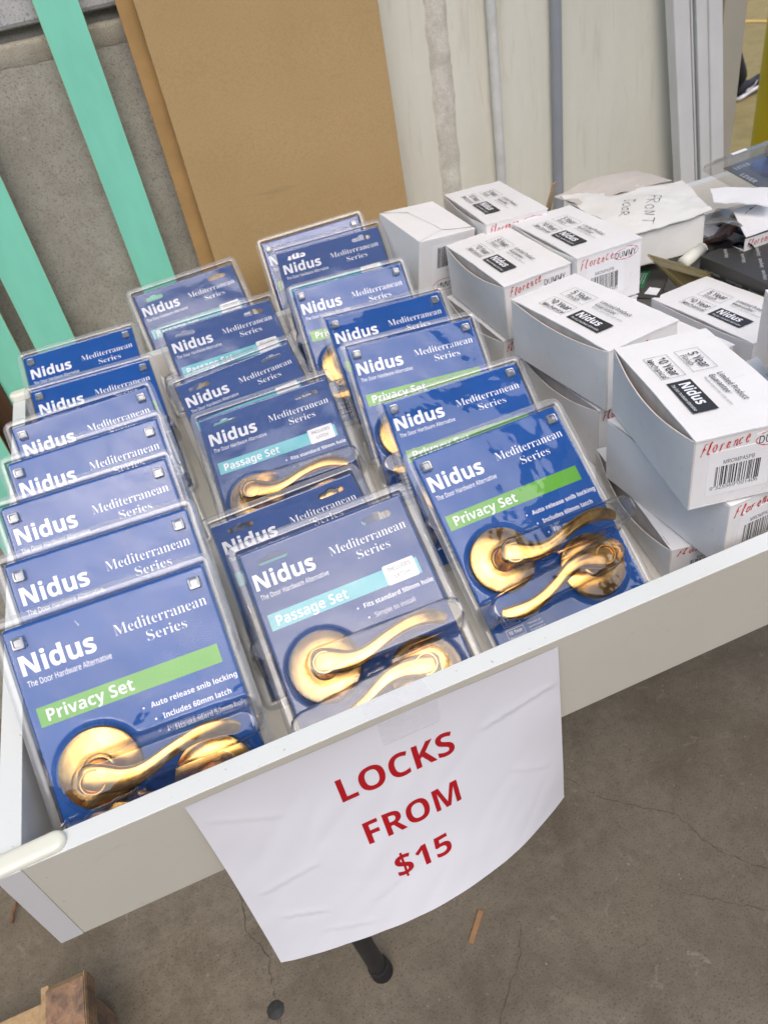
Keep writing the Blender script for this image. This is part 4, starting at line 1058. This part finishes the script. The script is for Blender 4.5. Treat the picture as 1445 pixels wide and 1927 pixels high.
def word(parts, bar=None):
    p = Print()
    for body, x0, x1, yb, yt in parts: p.text(body, 'b', x0, -yb, x1, -yt, 0.0, None, 6)
    if bar: p.rect(*bar)
    me = p.mesh('red_word'); bm = bmesh.new(); bm.from_mesh(me); bmesh.ops.triangulate(bm, faces=bm.faces)
    for _ in range(4):
        es = [e for e in bm.edges if e.calc_length() > 2.6]
        if not es: break
        bmesh.ops.subdivide_edges(bm, edges=es, cuts=1); bmesh.ops.triangulate(bm, faces=bm.faces)
    for v in bm.verts: v.co = rel(sheet(v.co.x / 1000, -v.co.y / 1000, .00032))
    bm.to_mesh(me); bm.free()
    q = link('red_word', me, sg, M_REDTXT); q['kind'] = 'stuff'
word([('LOCKS', 101.5, 199, 65, 41)]); word([('FROM', 108.5, 193, 117.5, 95)]); word([('S', 121.5, 136.5, 162.5, 142.5), ('15', 140.5, 173, 164, 143)], (127.9, -166.0, 130.1, -139.2))
M_TAPE = clear('clear_tape', (1, 1, 1), .38, .05, .22, .0006, .06, (.88, .88, .92))
vs_ = [rel(sheet(.146 + .048 * i / 8, .026 * j / 6, .0005)) for j in range(7) for i in range(9)]
vs_ = [(x, y, z) for x, y, z in vs_]; fs = [(j * 9 + i, j * 9 + i + 1, j * 9 + i + 10, j * 9 + i + 9) for j in range(6) for i in range(8)]
me = bpy.data.meshes.new('tape'); me.from_pydata(vs_, [], fs); link('tape', me, sg, M_TAPE)
me = bpy.data.meshes.new('tape_top'); me.from_pydata([(.140, .0, .0066), (.192, .0, .0066), (.190, .0155, .0066), (.139, .015, .0066)], [], [(0, 1, 2, 3)]); link('tape', me, sg, M_TAPE)

# ================================================================== FLOOR THINGS
for pts, sd_ in CRACKS: crack(pts, seed=sd_)
bm = bmesh.new(); n = 26
vc = [bm.verts.new((.0135 * (1 + .12 * noise.noise(Vector((math.cos(2 * PI * i / n) * 2, math.sin(2 * PI * i / n) * 2, 0)))) * math.cos(2 * PI * i / n), .0135 * (1 + .1 * noise.noise(Vector((i, 3, 0)))) * math.sin(2 * PI * i / n), .0)) for i in range(n)]
vt = [bm.verts.new((v.co.x * .85, v.co.y * .85, .0018)) for v in vc]; bm.faces.new(vt)
for i in range(n): bm.faces.new((vc[i], vc[(i + 1) % n], vt[(i + 1) % n], vt[i]))
q = link('gum_spot', fin(bm, 'gum_spot', True), None, simple('old_gum', (.03, .03, .03), .7, 0, .4, 120, .6)); q.location = (.012, .171, ZF + .0002); tag(q, 'round black gum spot on the concrete below the sign', 'gum spot')
M_CHIP = simple('wood_chip', (.30, .17, .08), .8, 0, .2, 60, .3, stretch=(1, 6, 1))
q = link('wood_splinter', box('wood_splinter', (-.0045, -.026, 0), (.0045, .026, .003), .0008, 1), None, M_CHIP); q.location = (.338, .150, ZF + .0005); q.rotation_euler = (0, 0, R_(-44)); tag(q, 'small brown wood splinter on the concrete right of the table leg', 'splinter')
bm = bmesh.new(); pp = [Vector((-.36, .54, .004)), Vector((-.372, .522, .012)), Vector((-.380, .505, .010)), Vector((-.386, .490, .004))]
for a, b in zip(pp[:-1], pp[1:]): addcyl(bm, a, b, .0022, seg=8)
q = link('rusty_strap', fin(bm, 'rusty_strap', True), None, simple('rust_brown', (.16, .06, .02), .7)); q.location = (0, 0, ZF); tag(q, 'short curved rusty strap piece on the floor beside the drawer corner', 'strap')
rg = random.Random(11); bm = bmesh.new()
for _ in range(520):
    x, y = rg.uniform(-.5, 1.1), rg.uniform(-.25, .8); r = rg.uniform(.0006, .0017) * (1.6 if rg.random() < .06 else 1)
    bmesh.ops.create_icosphere(bm, subdivisions=1, radius=r, matrix=Matrix.Translation((x, y, ZF + r * .35)) @ Matrix.Rotation(rg.uniform(0, 3), 4, 'Z') @ Matrix.Diagonal((1, rg.uniform(.5, 1.6), .6, 1)))
q = link('floor_grit', fin(bm, 'floor_grit'), None, simple('grit', (.22, .19, .15), .9, 0, .5, 8, 0)); tag(q, 'fine grit and crumbs scattered over the concrete floor', 'grit'); q['kind'] = 'stuff'
# timber skid at the lower left
M_WOOD = None
def wood(name, c0, c1, d):
    m, t, b = mat(name); v = coords(t, (3, 3, 1)); 
    n1 = noisetex(t, coords(t, (40, 40, 3)), 3, 6, .6, .8); n2 = noisetex(t, v, 9, 6, .7, .5)
    c = ramp(t, n1, [(.3, c0), (.7, c1)]); c = mixc(t, ramp(t, n2, [(.48, g(0)), (.66, g(.75))]), c, d)
    t.links.new(c, b.inputs['Base Color']); b.inputs['Roughness'].default_value = .8; bump(t, b, n1, .5, .001); return m
M_WOODR = wood('rough_reddish_timber', (.22, .12, .07), (.34, .21, .13), (.06, .05, .045))
M_WOODP = wood('pale_timber', (.34, .22, .11), (.46, .32, .18), (.22, .13, .07))
pl = thing('timber_skid', 'rough timber skid at the lower left, weathered beam end over pale planks', 'pallet', Matrix.Translation((-.243, .20, ZF)))
bm = bmesh.new(); addbox(bm, (-.028, -.40, .098), (.0255, .086, .140)); bm.normal_update()
fe = [e for e in bm.edges if all(v.co.z > .13 and v.co.y > 0 for v in e.verts)]
bmesh.ops.bevel(bm, geom=fe, offset=.012, segments=1, affect='EDGES'); bm.normal_update()
for f in bm.faces: f.material_index = 1 if (f.normal.y > .3) else 0
link('beam', fin(bm, 'beam'), pl, [M_WOODR, M_WOODP])
for i in range(7): link('ply_layer', box('ply_layer', (.0258, -.40, .098 + i * .0058), (.0268 + .0012 * (i % 2), .082, .1032 + i * .0058), 0), pl, [M_WOODP, M_WOODR][i % 2])
link('cross_block', box('cross_block', (-.040, -.05, .06), (-.0285, .090, .128), .001), pl, M_WOODP)
link('deck_plank', box('deck_plank', (-.62, -.012, .082), (-.0405, .084, .100), .002), pl, M_WOODP)
link('deck_plank', box('deck_plank', (-.62, -.125, .078), (-.0405, -.020, .096), .002), pl, M_WOODP)
link('bearer', box('bearer', (-.60, -.35, 0), (.020, .070, .077), .002), pl, M_WOODR)
# ================================================================== FAR THINGS AT THE UPPER RIGHT
bo = thing('bollard', 'yellow steel bollard at the right border beyond the wall', 'bollard', Matrix.Translation((2.528, 2.0, ZF)))
M_BOL = simple('yellow_bollard_paint', (.52, .36, .004), .4, 0, .08, 5, .05)
bm = bmesh.new(); addcyl(bm, (0, 0, .012), (0, 0, 1.05), .085, seg=40); bmesh.ops.create_uvsphere(bm, u_segments=40, v_segments=12, radius=.085, matrix=Matrix.Translation((0, 0, 1.05)) @ Matrix.Diagonal((1, 1, .35, 1)))
link('post', smooth_by_angle(fin(bm, 'post')), bo, M_BOL); link('base_plate', box('bp', (-.13, -.13, 0.004), (.13, .13, .012), .002), bo, M_BOL)
rk = thing('wire_cage', 'low grey cage frame with pale bags at the top right edge', 'cage', Matrix.Translation((6.6, 6.9, ZF)))
M_GAL = simple('galvanised_steel', (.35, .35, .36), .5, .6)
for a, b in (((-.9, -.35, 0), (-.86, -.31, 1)), ((0, -.35, 0), (.04, -.31, 1)), ((.9, -.35, 0), (.94, -.31, 1))): link('post', box('post', a, b, .003), rk, M_GAL)
link('rail', box('rail', (-.9, -.345, .06), (.94, -.315, .10), .003), rk, M_GAL); link('rail', box('rail', (-.9, -.345, .9), (.94, -.315, .94), .003), rk, M_GAL)
link('base', box('base', (-.9, -.30, .02), (.94, .6, .05), .003), rk, simple('dark_cage_base', (.06, .055, .05), .7))
bm = bmesh.new()
for i in range(5):
    bmesh.ops.create_icosphere(bm, subdivisions=3, radius=.22, matrix=Matrix.Translation((-.6 + i * .32, .0 + .05 * (i % 2), .20)) @ Matrix.Diagonal((1, .9, .62, 1)))
for v in bm.verts: v.co += Vector((0, 0, 1)) * .03 * noise.noise(v.co * 9)
q = link('pale_bags', fin(bm, 'pale_bags', True), None, simple('pale_sack', (.5, .47, .4), .8)); q.location = (6.6, 6.9, ZF + .04); tag(q, 'pale lumpy sacks inside the grey cage at top right', 'sacks'); q['kind'] = 'stuff'

# walking person, only shoe and shin are seen past the wall end
M_BLKCLOTH = simple('black_fabric', (.008, .008, .009), .9, 0, .2, 40, .3); M_SKIN = simple('skin', (.42, .26, .19), .5, 0, .05, 20, .05); M_SOLE = simple('white_foam_sole', (.62, .60, .64), .6); M_SHOE = simple('black_knit', (.010, .010, .012), .75, 0, .2, 90, .3)
WD = Vector((.95, .31, 0)).normalized(); SDv = Vector((-WD.y, WD.x, 0))
pr = thing('person', 'walking person in black trousers and black white-soled shoe past the wall end', 'person', Matrix.Translation((3.2575, 3.5135, ZF)))
def Pt(f, s_, z): return WD * f + SDv * s_ + Vector((0, 0, z))
def skinmesh(name, nodes, edges, m, root=0, sub=2):
    me = bpy.data.meshes.new(name); me.from_pydata([n_[0] for n_ in nodes], edges, [])
    o = bpy.data.objects.new(name, me); COL.objects.link(o)
    md = o.modifiers.new('skin', 'SKIN'); sk = me.skin_vertices[0].data if me.skin_vertices else None
    if sk is None:
        bm = bmesh.new(); bm.from_mesh(me); bm.verts.layers.skin.verify(); bm.to_mesh(me); bm.free(); sk = me.skin_vertices[0].data
    for i, n_ in enumerate(nodes):
        sk[i].radius = (n_[1], n_[1] if len(n_) < 3 else n_[2]); sk[i].use_root = i == root
    sb = o.modifiers.new('sub', 'SUBSURF'); sb.levels = sub; sb.render_levels = sub
    dg = bpy.context.evaluated_depsgraph_get(); dg.update(); out = bpy.data.meshes.new_from_object(o.evaluated_get(dg)); bpy.data.objects.remove(o)
    out.materials.clear()
    for p_ in out.polygons: p_.use_smooth = True
    return link(name, out, pr, m)
skinmesh('body', [(Pt(0, 0, .95), .13), (Pt(0, 0, 1.15), .13), (Pt(.01, 0, 1.38), .145), (Pt(.02, 0, 1.50), .055), (Pt(.035, 0, 1.60), .085), (Pt(.04, 0, 1.70), .085),
    (Pt(0, .19, 1.42), .055), (Pt(-.08, .22, 1.15), .042), (Pt(.05, .24, .92), .032), (Pt(.10, .24, .84), .03), (Pt(0, -.19, 1.42), .055), (Pt(.10, -.22, 1.16), .042), (Pt(.26, -.2, .98), .032), (Pt(.32, -.19, .93), .03)],
    [(0, 1), (1, 2), (2, 3), (3, 4), (4, 5), (2, 6), (6, 7), (7, 8), (8, 9), (2, 10), (10, 11), (11, 12), (12, 13)], M_SKIN)
skinmesh('shirt', [(Pt(0, 0, .95), .145), (Pt(0, 0, 1.15), .145), (Pt(.01, 0, 1.38), .16), (Pt(0, .19, 1.42), .07), (Pt(-.05, .21, 1.25), .06), (Pt(0, -.19, 1.42), .07), (Pt(.06, -.21, 1.26), .06)],
    [(0, 1), (1, 2), (2, 3), (3, 4), (2, 5), (5, 6)], M_BLKCLOTH)
skinmesh('trousers', [(Pt(0, 0, .93), .14), (Pt(.02, -.09, .82), .10), (Pt(.19, -.09, .50), .072), (Pt(.455, -.09, .15), .060), (Pt(.495, -.09, .10), .058), (Pt(-.03, .09, .82), .10), (Pt(-.06, .09, .50), .075), (Pt(-.30, .09, .17), .058)],
    [(0, 1), (1, 2), (2, 3), (3, 4), (0, 5), (5, 6), (6, 7)], M_BLKCLOTH)
skinmesh('hair', [(Pt(.02, 0, 1.66), .09), (Pt(.015, 0, 1.73), .085)], [(0, 1)], simple('dark_hair', (.02, .014, .01), .6))
def shoe(base, pitch):
    """shoe along +walk direction; base = heel bottom"""
    cs = [(-.01, .030, .075), (.03, .036, .085), (.08, .034, .085), (.13, .036, .070), (.18, .042, .052), (.23, .044, .042), (.27, .036, .034), (.295, .016, .026)]
    R = Matrix.Rotation(-pitch, 3, 'Y'); Q = Matrix((WD, SDv, Vector((0, 0, 1)))).transposed()
    def ring(bm, x, hw, z0, z1, n=14, toe=0):
        r = []
        for i in range(n):
            a = 2 * PI * i / n; y = hw * math.cos(a); z = (z0 + z1) / 2 + (z1 - z0) / 2 * math.copysign(abs(math.sin(a)) ** .7, math.sin(a))
            r.append(bm.verts.new(Q @ (R @ Vector((x, y, z + toe))) + base))
        return r
    outs = []
    for part, m in (('shoe_upper', M_SHOE), ('shoe_sole', M_SOLE)):
        bm = bmesh.new(); rs = []
        for (x, hw, h) in cs:
            toe = .022 * max(0, (x - .17) / .12) ** 2
            rs.append(ring(bm, x, hw, .022, h, toe=toe) if part == 'shoe_upper' else ring(bm, x, hw * 1.08, 0, .030, toe=toe))
        for a, b in zip(rs[:-1], rs[1:]):
            for i in range(14): bm.faces.new((a[i], a[(i + 1) % 14], b[(i + 1) % 14], b[i]))
        bm.faces.new(rs[0]); bm.faces.new(rs[-1]); bmesh.ops.recalc_face_normals(bm, faces=bm.faces)
        outs.append(link(part, fin(bm, part, True), pr, m))
    # white tick on the outer side
    pts = [(.035, .040), (.07, .033), (.10, .036), (.135, .050), (.150, .062), (.142, .064), (.115, .050), (.085, .045), (.055, .050)]
    me = bpy.data.meshes.new('tick'); me.from_pydata([tuple(Q @ (R @ Vector((x, -.0385 - .004 * (x > .1), z))) + base) for x, z in pts], [], [tuple(range(len(pts)))])
    link('side_mark', me, outs[0], M_SOLE)
shoe(Pt(.48, -.09, .004), R_(7)); shoe(Pt(-.42, .09, .10), R_(-42))
